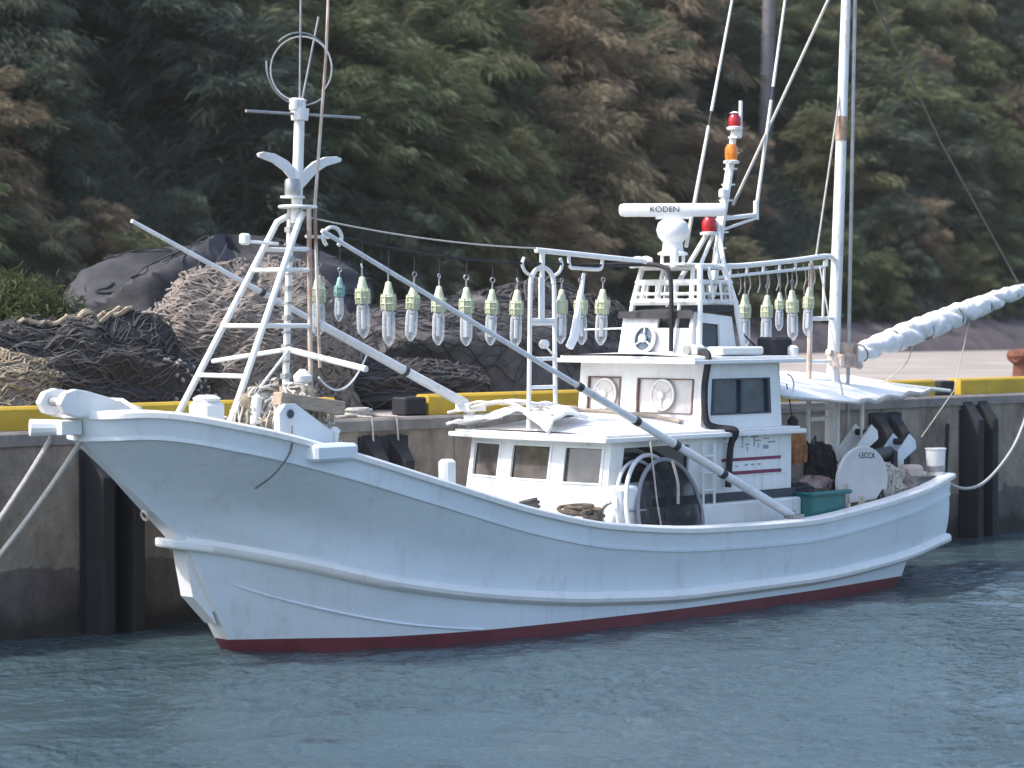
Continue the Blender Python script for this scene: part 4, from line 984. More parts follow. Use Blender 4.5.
# middle light ladder ---------------------------------------------------
ml = bpy.data.objects.new('middle_light_mast', None); COL.objects.link(ml); ml.parent = boat
for x in (4.43, 4.88):
    m = MB(); m.tube([(x, 0, 2.15), (x+(4.655-x)*.12, 0, 3.82)], .026, 8); m.build('post', WPIPE, ml)
m = MB(); m.ring((4.655, 0, 3.82), .19, .028, (0, 1, 0), 16, 8, 180, 360); m.v = [(x, y, 3.82+abs(z-3.82)) for x, y, z in m.v]; m.tube([(4.655, 0, 3.4), (4.655, 0, 3.99)], .03, 6); m.tube([(4.62, 0, 3.4), (4.62, 0, 3.9)], .02, 6); m.build('arch', WPIPE, ml)
for z in (2.42, 2.62, 2.95, 3.36, 3.40):
    m = MB(); m.tube([(4.44, 0, z), (4.87, 0, z)], .022, 8); m.build('rung', WPIPE, ml)
m = MB()
for s in (-1, 1): m.tube(spline([(4.655+s*.15, 0, 3.90), (4.655+s*.27, 0, 3.95), (4.655+s*.33, 0, 4.04), (4.655+s*.30, 0, 4.12)], 5), .02, 7)
m.tube([(4.655, 0, 3.98), (4.655, 0, 4.22)], .032, 8); m.lathe([(.02, 0), (.055, .02), (.055, .08), (.02, .1)], (4.62, -.03, 3.12), (-.3, -1, 0), 12); m.tube([(4.62, -.02, 3.15), (4.86, 0, 2.98)], .012, 6)
m.build('hook_arm', WPIPE, ml)
m = MB(); m.tube([(4.55, 0, 4.21), (6.45, 0, 4.11)], .032, 8); m.tube(spline([(5.1, 0, 4.18), (5.12, 0, 4.03), (5.25, 0, 4.01), (5.55, 0, 4.0), (5.66, 0, 4.02), (5.68, 0, 4.15)], 4), .022, 7); m.build('top_beam', WPIPE, ml)

# aft light frame ---------------------------------------------------
af = bpy.data.objects.new('aft_light_frame', None); COL.objects.link(af); af.parent = boat
m = MB(); m.tube(spline([(7.75, 0, 3.98), (7.86, 0, 4.07), (8.3, 0, 4.09), (9.3, 0, 4.17), (10.0, 0, 4.24), (10.17, 0, 4.20), (10.22, 0, 4.05), (10.18, 0, 3.0), (10.16, 0, 1.0)], 6), .034, 8)
m.tube([(7.78, 0, 3.93), (9.95, 0, 4.10)], .022, 6)
for q in range(7): x = 8.05+q*.33; m.tube([(x, 0, 4.05+(x-8)*.085*.9), (x, 0, 3.95+(x-8)*.078)], .02, 6)
m.build('lattice_rail', WPIPE, af, smooth=True)
for x, x2 in ((9.62, 9.70),):
    m = MB(); m.tube([(x, 0, 1.0), (x2, 0, 4.14)], .034, 8); m.build('post', RUSTY, af)
m = MB(); m.tube([(9.95, 0, 3.4), (9.98, 0, 4.18)], .018, 6); m.build('post', WPIPE, af)
for z in (1.6, 2.1, 2.85, 3.42):
    m = MB(); m.tube([(9.65, 0, z), (10.18, 0, z)], .027, 8); m.build('rung', WPIPE, af)

# main mast ---------------------------------------------------
mm_ = bpy.data.objects.new('main_mast', None); COL.objects.link(mm_); mm_.parent = boat
m = MB(); m.tube([(10.14, .03, .9), (10.18, .02, 2.3), (10.32, .02, 5.0), (10.50, .02, 8.6)], [.085, .085, .076, .058], 14)
m.build('mast_pole', mat('chipped mast paint', (.80, .80, .79), .5, var=.1, scale=5, stain=(.25, .15, .10), stain_amt=1.0, streak=.4), mm_, smooth=True)
m = MB(); m.tube([(10.355, .02, 5.78), (10.372, .02, 6.10)], .079, 14); m.build('rust_band', mat('rust streak band', (.42, .30, .22), .8, col2=(.22, .11, .06), scale=8), mm_, smooth=True)
m = MB(); m.tube([(10.30, -.12, .95), (10.40, -.10, 4.0), (10.56, -.05, 8.0)], .026, 8); m.build('halyard_pole', STEEL, mm_)
m = MB(); m.lathe([(.14, 0), (.15, .05), (.15, .25), (.13, .3)], (10.45, -.02, 2.80), n=16); m.rbox((10.28, -.08, 2.86), (.34, .26, .18), .03); m.tube([(10.0, -.05, 2.98), (10.7, -.05, 2.78)], .05, 8); m.build('gooseneck', RUSTY, mm_)
# stowed sail on its boom
sb = bpy.data.objects.new('stowed_sail', None); COL.objects.link(sb); sb.parent = boat
a, b = Vector((10.40, 0, 2.84)), Vector((15.0, 0, 3.88)); m = MB()
m.tube([a, b], .045, 10); m.build('boom', RUSTY, sb)
N1, N2 = 300, 40; rings = []; ax = (b-a).normalized(); side = Vector((0, 1, 0)); upv = ax.cross(side)*-1
for i in range(N1+1):
    t = i/N1; p_ = a.lerp(b, t*.985+.015) + Vector((0, 0, .035)); env = math.sin(math.pi*min(1, t*1.02+.02))**.55
    r0 = (.06+.112*env*(1-.42*t))*(1+.06*nzv(t*20, 0, 1))
    ring = []
    for k in range(N2+1):
        an = 2*math.pi*(k % N2)/N2; tw = an+t*17
        hx = an+t*2*math.pi*4.5+.5*nzv(t*9, 2, 5); g1 = math.sin(hx/2)**2; g2 = math.sin((hx+2.2)/2)**2
        d = r0*(1.10-.34*math.exp(-g1/.05)-.14*math.exp(-g2/.012)+.05*math.sin(3*an-t*90)*g1+.16*fbm(t*26, math.cos(an)*1.6, math.sin(an)*1.6))
        ring.append(p_+side*math.cos(an)*d+upv*math.sin(an)*d*1.05)
    rings.append(ring)
m = MB(); m.grid(rings); m.add(rings[0][:-1], [tuple(range(N2))]); m.add(rings[-1][:-1], [tuple(range(N2))]); m.build('sail_roll', mat('weathered sail cloth', (.82, .81, .79), .9, var=.14, scale=5, stain=(.34, .32, .30), stain_amt=.8, bump=.6, bscale=16), sb, smooth=True, angle=80)
for q in range(6):
    t = (q+.5)/6.3; p_ = a.lerp(b, t)+Vector((0, 0, .035)); m = MB(); m.ring(p_, .06+.125*math.sin(math.pi*min(1, t*1.02+.02))**.55*(1-.42*t), .010, ax+Vector((.2, 0, .2)), 18, 5); m.build('sail_tie', ROPED, sb)
# awning over the stern deck ---------------------------------------------------
aw = bpy.data.objects.new('stern_awning', None); COL.objects.link(aw); aw.parent = boat
m = MB(); rows = []; q0 = Vector((7.90, -1.0, 2.46))
q2 = Vector((12.5, .1, 2.40)); q1 = Vector((8.3, 1.0, 2.80)); q15 = Vector((11.2, .9, 2.66))
for i in range(25):
    u = i/24; near_ = q0.lerp(Vector((9.3, -1.05, 2.36)), min(1, u/.35)) if u < .35 else Vector((9.3, -1.05, 2.36)).lerp(q2, (u-.35)/.65); far_ = q1.lerp(q15, u)
    row = []
    for j in range(17):
        v = j/16; p_ = near_.lerp(far_, v); p_.z += .13*math.sin(math.pi*v)*(1-u*.7)+.022*nzv(u*7, v*6, 3)-.02*abs(math.sin(u*math.pi*3))*(1-v)*.5
        row.append(p_)
    rows.append(row)
m.grid(rows); o_ = m.build('canvas_sheet', CANVAS, aw, smooth=True); so = o_.modifiers.new('s', 'SOLIDIFY'); so.thickness = .012
m = MB(); m.tube([Vector((9.3, -1.05, 2.345)).lerp(q2, i/20)+Vector((0, 0, .02*math.sin(i))) for i in range(21)], [.028+.016*abs(math.sin(i*1.7)) for i in range(21)], 7); m.tube([q0+Vector((0, 0, -.01)), Vector((9.3, -1.05, 2.345))], .02, 7); m.build('rolled_edge', CANVAS2, aw, smooth=True)
m = MB(); m.tube([(10.9, .4, 2.60), (13.0, .1, 2.40)], .026, 7); m.tube([(8.0, 0, 2.66), (10.3, 0, 2.60)], .02, 6); m.build('ridge_pole', WPIPE, aw)
for (x, y, z) in ((9.20, -.35, 2.42), (9.02, .55, 2.5), (9.95, -.25, 2.44), (10.28, -.4, 2.4), (8.9, 0, 2.5)):
    m = MB(); m.tube([(x, y, .8), (x, y, z)], .026, 7); m.build('pole', WPIPE if y < .4 else RUSTY, aw)
m = MB(); m.tube([(8.9, 0, 2.28), (9.95, -.25, 2.24)], .018, 6); m.tube([(7.9, -.85, 2.2), (9.0, .1, 2.42)], .022, 6); m.tube([(7.9, -.8, 1.95), (8.6, .2, 2.45)], .018, 6); m.tube([(9.2, -.35, 1.75), (9.95, -.25, 1.75)], .018, 6); m.build('cross_bar', WPIPE, aw)

# small fixed fittings on the fore deck ---------------------------------------------------
m = MB(); m.prism([(-.20, -1.12, 2.22), (.30, -1.12, 2.10), (.50, -1.12, 2.10), (.48, -1.12, 2.28), (.12, -1.12, 2.50), (.0, -1.12, 2.57), (-.13, -1.12, 2.57), (-.21, -1.12, 2.48)], (0, .09, 0)); m.k = 1
m.lathe([(.01, 0), (.045, .002), (.045, .012), (.01, .015)], (-.07, -1.12, 2.47), (0, -1, 0), 14)
cl = m.build('bow_cheek', [HULL, CHAR], boat, bevel=.012)
m = MB(); m.rbox((.22, -1.38, 2.09), (.56, .26, .17), .03); m.build('side_step', HULL, boat)
m = MB(); m.lathe([(.06, 0), (.045, .10), (.05, .22), (.07, .26), (.03, .30)], (.56, -1.05, 2.02), n=12); m.build('bitt', WHITE, boat, smooth=True)
m = MB(); m.rbox((-.72, -.62, 2.42), (.28, .28, .36), .04); m.lathe([(.145, 0), (.15, .03), (.145, .06)], (-.72, -.62, 2.44), n=16); m.lathe([(.13, 0), (.14, .03), (.08, .06)], (-.72, -.62, 2.60), n=16); m.build('vent_box', WHITE, boat, smooth=True, angle=30)
m = MB(); m.rbox((1.88, -1.32, 1.78), (.17, .14, .34), .03); m.build('bitt', WHITE, boat)
m = MB(); m.rbox((4.62, -1.30, 1.30), (.42, .24, .48), .05); m.build('side_box', HOUSE, boat); 
m = MB(); m.ring((4.33, -1.42, 1.22), .15, .02, (1, .2, 0), 20, 6, 0, 180); m.tube([(4.5, -1.44, 1.26), (4.85, -1.44, 1.26)], .012, 6); m.lathe([(.01, 0), (.012, .012)], (4.5, -1.425, 1.42), (0, -1, 0), 8); m.build('pipe_handle', STEEL, boat)

# ------------------------------------------------------------------ loose gear on the boat: things of their own
c = (.3, -.5, 2.2); t = thing('net_bundle', 'tan net and float bundle piled on the fore deck inside the foremast', 'net bundle', c)
m = MB(); mound(m, (.25, -.55, 2.02), .60, .42, .66, 61, .25, 2.2, pw=.6); m.build('net_heap', NETTN, t, c, smooth=True)
m = MB(); strands(m, (.25, -.55, 2.02), .60, .42, .66, 61, .25, 2.2, .6, 50, .014, .4, 1.4, .25); m.build('net_folds', CANVAS2, t, c, smooth=True)
m = MB(); m.lathe([(.01, 0), (.05, .03), (.06, .12), (.05, .3), (.01, .33)], (-.18, -.70, 2.33), (.1, 0, 1), 12); m.build('float', WHITE, t, c, smooth=True); m = MB(); m.lathe([(.01, 0), (.09, .04), (.10, .1), (.03, .17)], (.78, -.3, 2.72), n=12); m.build('float', WHITE, t, c, smooth=True)
m = MB(); m.box((.28, -1.0, 2.56), (.85, .14, .14), Matrix.Rotation(R(8), 3, 'Y')); single(m, 'timber_beam', WOOD, (.55, -1.0, 2.45), 'weathered timber beam lying across the fore deck fittings', 'timber beam', bevel=.012)
# folded canvas over the deckhouse roof
c = (4.8, .3, 2.2); m = MB(); rows = []
for i in range(41):
    u = i/40; row = []
    for j in range(17):
        v = j/16; y = 1.30-1.75*u; x = 4.34+.62*v
        z = 2.12+.17*math.sin(math.pi*min(1, max(0, (y+1.15)/2.3)))**.8+.10*math.sin(math.pi*u)*(1-v*.3)*v+.045*fbm(u*6, v*3, 2)+.035*math.sin(u*11+v*7+2*nzv(u*3, v*2, 0))+.05
        if v < .15 and u > .75: z -= .18*(1-v/.15)*(u-.75)*4; x -= .05
        row.append(Vector((x, y, z)))
    rows.append(row)
m.grid(rows); o_ = single(m, 'folded_canvas', CANVAS, c, 'crumpled grey white canvas folded on the deckhouse roof', 'canvas', smooth=True); so = o_.modifiers.new('s', 'SOLIDIFY'); so.thickness = .03
m = MB(); rr = random.Random(8)
for k in range(5):
    m.tube(spline([(4.5+.08*k+rr.uniform(-.05, .05), 1.35-.33*i+rr.uniform(-.05, .05), 2.30+.12*math.sin(math.pi*i/5)+rr.uniform(-.02, .05)) for i in range(6)], 5), .022, 6)
single(m, 'canvas_roll', CANVAS2, (4.6, .6, 2.3), 'thin grey rolled cloths draped over the folded canvas', 'cloth roll', smooth=True)
m = MB(); m.rbox((5.15, .05, 2.33), (.22, .2, .12), .03); m.tube(spline([(5.0, .3, 2.33), (5.4, 0, 2.33), (5.9, -.5, 2.27), (6.05, -.9, 2.2)], 6), .03, 6); single(m, 'coiled_hose', BEIGE, (5.5, 0, 2.2), 'beige hose and box below the wheelhouse front windows', 'hose', smooth=True)
# rope coils at the deckhouse foot
def coil(c, R0, n, m, r=.022, seed=0):
    rr = random.Random(seed)
    for k in range(n): m.ring((c[0]+rr.uniform(-.05, .05), c[1]+rr.uniform(-.05, .05), c[2]+k*r*1.6), R0*rr.uniform(.75, 1.05), r, (rr.uniform(-.25, .25), rr.uniform(-.25, .25), 1), 18, 5)
m = MB(); coil((3.75, -1.42, 1.17), .17, 6, m, .024, 1); coil((4.02, -1.38, 1.15), .12, 5, m, .024, 2); single(m, 'rope_coil', mat('brown rope', (.26, .19, .13), .95, col2=(.10, .09, .07), scale=12), (3.75, -1.42, 1.1), 'brown rope coil on the gunwale in front of the cabin', 'rope', smooth=True)
m = MB(); coil((3.05, -1.30, 1.37), .11, 4, m, .018, 5); single(m, 'rope_coil', ROPED, (3.05, -1.3, 1.3), 'small dark rope coil on the side deck, forward of the brown coil', 'rope', smooth=True)
NETSEE = mat('fine black netting', (.012, .013, .020), .8, var=.5, scale=4, bump=.8, bscale=30)
_n = NETSEE.node_tree; _t = _n.nodes.new('ShaderNodeBsdfTransparent'); _m = _n.nodes.new('ShaderNodeMixShader'); _w = _n.nodes.new('ShaderNodeTexNoise'); _w.inputs['Scale'].default_value = 3.5
_r = _n.nodes.new('ShaderNodeMapRange'); _r.inputs[1].default_value = .35; _r.inputs[2].default_value = .7; _r.inputs[3].default_value = .02; _r.inputs[4].default_value = .42
_n.links.new(_w.outputs[0], _r.inputs[0]); _n.links.new(_r.outputs[0], _m.inputs[0]); _n.links.new(_n.nodes['Principled BSDF'].outputs[0], _m.inputs[1]); _n.links.new(_t.outputs[0], _m.inputs[2]); _n.links.new(_m.outputs[0], _n.nodes['Material Output'].inputs[0])
# scoop net
c = (5.3, -1.38, 1.0); t = thing('scoop_net', 'big round black scoop net standing beside the cabin', 'scoop net', c)
ax = Vector((.10, -1, .18)); m = MB(); m.ring((5.30, -1.42, 1.16), .62, .026, ax, 44, 8, sy=1.06); m.build('hoop', mat('grey hoop', (.22, .23, .26), .5), t, c, smooth=True)
m = MB(); q = Vector((0, 0, 1)).rotation_difference(ax.normalized()); rows = []
for i in range(9):
    rr_ = .60*i/8; rows.append([q@Vector((rr_*math.cos(2*math.pi*k/36), 1.06*rr_*math.sin(2*math.pi*k/36), -.09*(1-(i/8)**2)+.02*nzv(k*.6, i, 3)))+Vector((5.30, -1.42, 1.16)) for k in range(37)])
m.grid(rows); m.build('black_netting', NETSEE, t, c, smooth=True)
m = MB(); m.tube(spline([(5.28, -1.46, 1.80), (5.32, -1.48, 1.65), (5.36, -1.48, 1.5), (5.38, -1.46, 1.3)], 5), .018, 6); m.build('lashing', ROPE, t, c)
for k, (x, rr_, lab) in enumerate(((5.12, .66, 'front grey white pipe hoop leaning beside the black scoop net'), (4.98, .60, 'rear thin pale pipe hoop behind the other hoop'))):
    m = MB(); m.ring((x, -1.36+.06*k, 1.18), rr_, .026 if k == 0 else .020, (.22, -1, .2), 44, 8, 10 if k else 60, 225, sy=1.05); single(m, 'pipe_hoop', BOOM, (x, -1.36+.06*k, 1.18), lab, 'pipe hoop', smooth=True)
# teal tank
c = (8.2, -1.15, .6); t = thing('fish_tub', 'teal plastic fish tub on the side deck behind the wheelhouse', 'tub', c)
m = MB(); m.prism([(7.92, -1.42, .62), (8.60, -1.42, .62), (8.60, -.85, .62), (7.92, -.85, .62)], (0, 0, .66)); m.build('tub_body', TEALP, t, c, bevel=.03)
m = MB(); m.tube([(7.89, -1.45, 1.28), (8.63, -1.45, 1.28), (8.63, -.82, 1.28), (7.89, -.82, 1.28)], .03, 6, closed=True); m.build('rim', TEALP, t, c)
m = MB(); mound(m, (8.5, -.95, 1.28), .34, .25, .17, 71, .3, 2.5, (30, 12)); single(m, 'cloth_heap', mat('pinkish cloth', (.34, .24, .22), .9, var=.4, scale=8), (8.5, -.95, 1.28), 'dull pinkish cloth bundled on the teal tub', 'cloth', smooth=True)
m = MB(); mound(m, (8.1, -1.05, 1.28), .20, .2, .11, 73, .3, 2.5, (30, 12)); single(m, 'dark_sack', NETDK, (8.1, -1.05, 1.28), 'small black sack on the left end of the teal tub', 'sack', smooth=True)
m = MB(); m.rbox((8.45, -.55, 1.43), (.55, .3, .42), .03); single(m, 'crate', BEIGE, (8.45, -.55, 1.2), 'beige crate behind the teal tub', 'crate')
m = MB(); mound(m, (8.90, -.72, 1.30), .27, .24, .48, 75, .35, 2.2, (40, 18)); strands(m, (8.90, -.72, 1.30), .27, .24, .48, 75, .35, 2.2, .75, 30, .014, .5, 2, .3); single(m, 'net_bundle', NETDK, (8.90, -.72, 1.3), 'black net bundle heaped beside the hauler plate', 'net bundle', smooth=True)
m = MB(); m.rbox((8.9, -.72, 1.08), (.5, .5, .44), .03); single(m, 'crate', CHAR, (8.9, -.72, .9), 'dark crate under the black net bundle', 'crate')
c = (8.35, -.80, 1.62); t = thing('hanging_jacket', 'orange brown oilskin jacket hanging under the awning', 'jacket', c)
m = MB(); rows = []
for i in range(15):
    v = i/14; rows.append([Vector((8.33+(.09+.07*math.sin(math.pi*min(1, v*1.1)))*math.cos(a)*(1+.2*nzv(a, v*4, 1)), -.80+.10*math.sin(a)*(1+.2*nzv(a, v*4, 7)), 2.06-.46*v)) for a in [2*math.pi*k/24 for k in range(25)]])
m.grid(rows); m.build('body', ORANGE, t, c, smooth=True)
m = MB()
for s in (-1, 1): m.tube([(8.33+s*.09, -.82, 2.0), (8.33+s*.16, -.84, 1.8), (8.33+s*.15, -.85, 1.62)], [.05, .045, .035], 8)
m.build('sleeve', ORANGE, t, c, smooth=True)
m = MB(); m.lathe([(.02, 0), (.065, .04), (.07, .1), (.03, .15)], (8.31, -.80, 2.05), n=12); m.tube([(8.31, -.8, 2.15), (8.31, -.7, 2.6)], .008, 5); m.build('dark_hood', NETDK, t, c, smooth=True)

def text_mesh(fo):
    dg = bpy.context.evaluated_depsgraph_get(); me_ = bpy.data.meshes.new_from_object(fo.evaluated_get(dg)); n_ = bpy.data.objects.new('lettering_', me_); COL.objects.link(n_)
    n_.parent = fo.parent; n_.location = fo.location.copy(); n_.rotation_euler = fo.rotation_euler.copy(); nm = fo.name; bpy.data.objects.remove(fo); n_.name = 'lettering'
text_mesh(fo)
# stern gear ---------------------------------------------------
c = (9.0, -1.28, 1.1); t = thing('line_hauler', 'white rounded hauler plate with small dark letters on the stern rail', 'line hauler', c)
out = []
for i in range(21):
    a = math.pi*1.10-math.pi*1.20*i/20; out.append((9.02+.52*math.cos(a), 1.38+.44*math.sin(a)))
out += [(9.42, 1.26), (9.30, 1.14), (8.74, 1.12), (8.72, 1.30), (8.60, 1.30)]
m = MB(); m.prism([(x, -1.36, z) for x, z in out], (0, .05, 0)); m.build('guard_plate', mat('off white enamel', (.60, .58, .58), .5, var=.1, scale=4), t, c, bevel=.01)
m = MB(); m.lathe([(.16, 0), (.18, .02), (.12, .06), (.12, .16), (.18, .2), (.16, .22)], (8.6, -1.28, 1.25), (0, 1, 0), 18); m.build('drum', DARKM, t, c, smooth=True)
m = MB(); m.rbox((8.98, -1.30, 1.10), (.12, .16, .24), .02); m.rbox((9.2, -1.28, 1.10), (.5, .12, .05), .01); m.rbox((8.66, -1.33, 1.2), (.10, .1, .36), .02); m.build('mount', RUSTY, t, c)
fc = bpy.data.curves.new('lettering', 'FONT'); fc.body = '·LECCA'; fc.size = .105; fc.extrude = .002; fc.align_x = 'CENTER'; fc.align_y = 'CENTER'
fo = bpy.data.objects.new('lettering', fc); COL.objects.link(fo); fo.parent = t; fo.location = Vector((9.08, -1.363, 1.70))-Vector(c); fo.rotation_euler = (R(90), R(3), 0); fc.materials.append(CHAR); text_mesh(fo)
m = MB(); m.rbox((9.42, -1.22, 1.18), (.30, .16, .12), .03); m.lathe([(.09, 0), (.09, .12), (.03, .13)], (9.45, -1.25, 1.2), (0, 0, 1), 12); single(m, 'motor_unit', DARKM, (9.42, -1.22, 1.1), 'small black motor unit just right of the hauler plate', 'motor')
m = MB(); mound(m, (9.75, -1.05, 1.12), .40, .26, .40, 81, .3, 2.5, (40, 16)); strands(m, (9.75, -1.05, 1.12), .40, .26, .40, 81, .3, 2.5, .75, 40, .012, .5, 1.6, .3); single(m, 'net_bundle', CANVAS2, (9.75, -1.05, 1.1), 'pale grey brown net bundle on the stern deck', 'net bundle', smooth=True)
c = (10.15, -.7, 1.5); t = thing('deck_winch', 'black winch with rollers on the stern deck', 'winch', c)
m = MB(); m.tube([(9.85, -.85, 1.64), (10.45, -.72, 1.66)], .085, 14); m.build('drum', DARKM, t, c, smooth=True)
m = MB(); m.rbox((9.88, -.85, 1.45), (.08, .28, .5), .02); m.rbox((10.42, -.72, 1.45), (.08, .28, .5), .02); m.rbox((10.15, -.75, 1.25), (.7, .4, .2), .02); m.build('frame', DARKM, t, c)
m = MB(); m.tube([(9.7, -.9, 1.50), (10.3, -.9, 1.48)], .02, 8); m.tube([(9.6, -.9, 1.62), (9.9, -.85, 1.72)], .02, 8); m.build('lever', STEEL, t, c)
for x, y, z, lab, tw in ((10.15, -.42, 1.80, 'white angled chute plate above the black winch', .2), (10.72, -.62, 1.66, 'pale blue white angled chute plate beside the white bucket', .2)):
    m = MB(); M = Matrix.Rotation(R(-32), 3, 'Y')
    c = (x, y, z); t = thing('chute', lab, 'chute', c)
    for s in (-1, 1):
        g_ = MB(); poly = [(-.30, -.07), (.26, -.12), (.30, -.02), (.24, .12), (-.30, .04)]
        g_.prism([Vector(c)+M@Vector((a, s*.13, b)) for a, b in poly], (0, .02, 0)); g_.build('side_plate', WHITE if z > 1.7 else HULL, t, c)
    g_ = MB(); g_.box(Vector(c)+M@Vector((0, .01, -.07)), (.56, .26, .02), M); g_.k = 1; g_.tube([Vector(c)+M@Vector((.20, -.12, .02)), Vector(c)+M@Vector((.20, .14, .02))], .045, 10); g_.build('tray', [WHITE, DARKM], t, c)
    g_ = MB(); g_.box((x, y, z-.28), (.12, .18, .4)); g_.build('stand', WHITE, t, c)
m = MB(); m.lathe([(.105, 0), (.115, .02), (.13, .34), (.14, .345), (.14, .36), (.125, .36), (.11, .03), (.02, .03)], (10.86, -1.16, 1.36), n=20); m.k = 1; m.lathe([(.118, .05), (.121, .05), (.128, .13), (.122, .13)], (10.86, -1.16, 1.36), n=20)
single(m, 'bucket', [WHITE, STEEL], (10.86, -1.16, 1.36), 'white bucket standing on the stern corner of the gunwale', 'bucket', smooth=True)
m = MB(); m.rbox((10.50, -1.02, 1.42), (.30, .24, .18), .04); single(m, 'float_box', mat('pinkish plastic', (.58, .47, .43), .6, var=.2), (10.5, -1.02, 1.3), 'pale pinkish box left of the white bucket', 'box')
m = MB(); mound(m, (10.2, -1.1, 1.15), .28, .2, .24, 85, .3, 2.5, (30, 12)); single(m, 'net_bundle', NETBR, (10.2, -1.1, 1.15), 'brown net bundle below the black winch', 'net bundle', smooth=True)

# ------------------------------------------------------------------ lamps, wires and ropes
GL = bpy.data.materials.new('clear lamp glass'); GL.use_nodes = True; n_ = GL.node_tree; b_ = n_.nodes['Principled BSDF']
tr = n_.nodes.new('ShaderNodeBsdfTransparent'); tr.inputs[0].default_value = (.90, .92, .94, 1); mx = n_.nodes.new('ShaderNodeMixShader')
b_.inputs['Base Color'].default_value = (.80, .83, .85, 1); b_.inputs['Roughness'].default_value = .08
lw = n_.nodes.new('ShaderNodeLayerWeight'); lw.inputs[0].default_value = .35
ma = n_.nodes.new('ShaderNodeMath'); ma.operation = 'MULTIPLY_ADD'; ma.inputs[1].default_value = .75; ma.inputs[2].default_value = .11; ma.use_clamp = True
n_.links.new(lw.outputs['Facing'], ma.inputs[0]); n_.links.new(ma.outputs[0], mx.inputs[0]); n_.links.new(tr.outputs[0], mx.inputs[1]); n_.links.new(b_.outputs[0], mx.inputs[2])
n_.links.new(mx.outputs[0], n_.nodes['Material Output'].inputs[0])
WHT = mat('arc tube white', (.75, .76, .76), .5)
def lamp(x, ztop, lab, sockm=SOCK, s=1.0, tilt=0, first=[None]):
    base = (x, 0, ztop); t = thing('squid_lamp', lab, 'lamp', base, 'squid fishing lamps hung along the boat')
    t.scale = (s, s, s)
    if first[0] is None or sockm is not SOCK:
        m = MB(); m.lathe([(.012, 0), (.03, -.01), (.042, -.07), (.05, -.09), (.055, -.12), (.068, -.15), (.072, -.17), (.070, -.29), (.060, -.30), (.03, -.30)], (0, 0, 0), n=18)
        for k in range(6): a = k*math.pi/3; m.tube([(.072*math.cos(a), .072*math.sin(a), -.13), (.080*math.cos(a), .080*math.sin(a), -.2), (.074*math.cos(a), .074*math.sin(a), -.30)], .008, 5)
        m.ring((0, 0, -.16), .076, .007, (0, 0, 1), 18, 5); m.ring((0, 0, -.23), .078, .007, (0, 0, 1), 18, 5)
        s_ = m.build('lamp_socket', sockm, t, smooth=True, angle=50)
        m = MB(); m.lathe([(.050, -.295), (.066, -.33), (.070, -.40), (.070, -.56), (.060, -.61), (.034, -.65), (.018, -.67), (.003, -.675)], (0, 0, 0), n=18)
        g_ = m.build('glass_bulb', GL, t, smooth=True)
        m = MB(); m.tube([(0, 0, -.36), (0, 0, -.57)], .022, 8); m.tube([(.03, 0, -.31), (.03, 0, -.57)], .004, 4); m.tube([(-.03, 0, -.31), (-.03, 0, -.57)], .004, 4); m.lathe([(.03, 0), (.03, .03)], (0, 0, -.345), n=10)
        a_ = m.build('arc_tube', WHT, t)
        m = MB(); m.tube([(0, 0, 0), (.0, 0, .08)], .010, 6); m.ring((0, 0, .11), .028, .007, (0, 1, 0), 12, 5); h_ = m.build('hook', STEEL, t)
        if sockm is SOCK: first[0] = (s_, g_, a_, h_)
    else:
        for q in first[0]: c_ = q.copy(); COL.objects.link(c_); c_.parent = t
    rl = random.Random(int(x*1000)); t.rotation_euler = (R(rl.uniform(-3, 3)), R(rl.uniform(-4, 4)), TH+rl.uniform(-.8, .8)); k_ = s*rl.uniform(.94, 1.05); t.scale = (k_*rl.uniform(.95, 1.06),)*2+(k_,)
    return t
ords = ['first', 'second', 'third', 'fourth', 'fifth', 'sixth', 'seventh', 'eighth']
fl = [(1.25, 3.88), (1.87, 3.87), (2.25, 3.82), (2.63, 3.80), (3.01, 3.78), (3.43, 3.77), (3.84, 3.75), (4.24, 3.75)]
for i, (x, z) in enumerate(fl):
    lamp(x, z, f'squid lamp with pale green socket, {ords[i]} in the front row counted from the foremast')
lamp(1.55, 3.86, 'small teal capped lamp near the foremast, between the first two green ones', TEALS, .72)
for i, (x, z) in enumerate(((4.98, 3.76), (5.30, 3.76), (5.69, 3.77))):
    lamp(x, z, ['squid lamp just right of the middle light ladder', 'squid lamp beside the leaning white tube before the flybridge', 'squid lamp nearest the flybridge, left of it'][i])
al = [(8.34, 3.73, 'squid lamp behind the flybridge, leftmost under the aft lattice rail'), (8.79, 3.72, 'squid lamp second from left under the aft lattice rail'),
      (9.30, 3.79, 'squid lamp third large one under the aft lattice rail'), (9.66, 3.83, 'squid lamp rightmost, against the aft ladder post')]
for x, z, lab in al: lamp(x, z, lab)
lamp(9.05, 3.76, 'short green ringed lamp in the middle of the aft lamp group', SOCK, .72)
# leaning spare tube
m = MB(); m.tube([(5.06, -.05, 3.08), (5.14, -.05, 3.2), (5.36, 0, 3.95)], [.05, .055, .02], 8); single(m, 'canvas_wrapped_tube', CANVAS, (5.1, -.05, 3.1), 'leaning white wrapped tube right of the middle light ladder', 'tube', smooth=True)
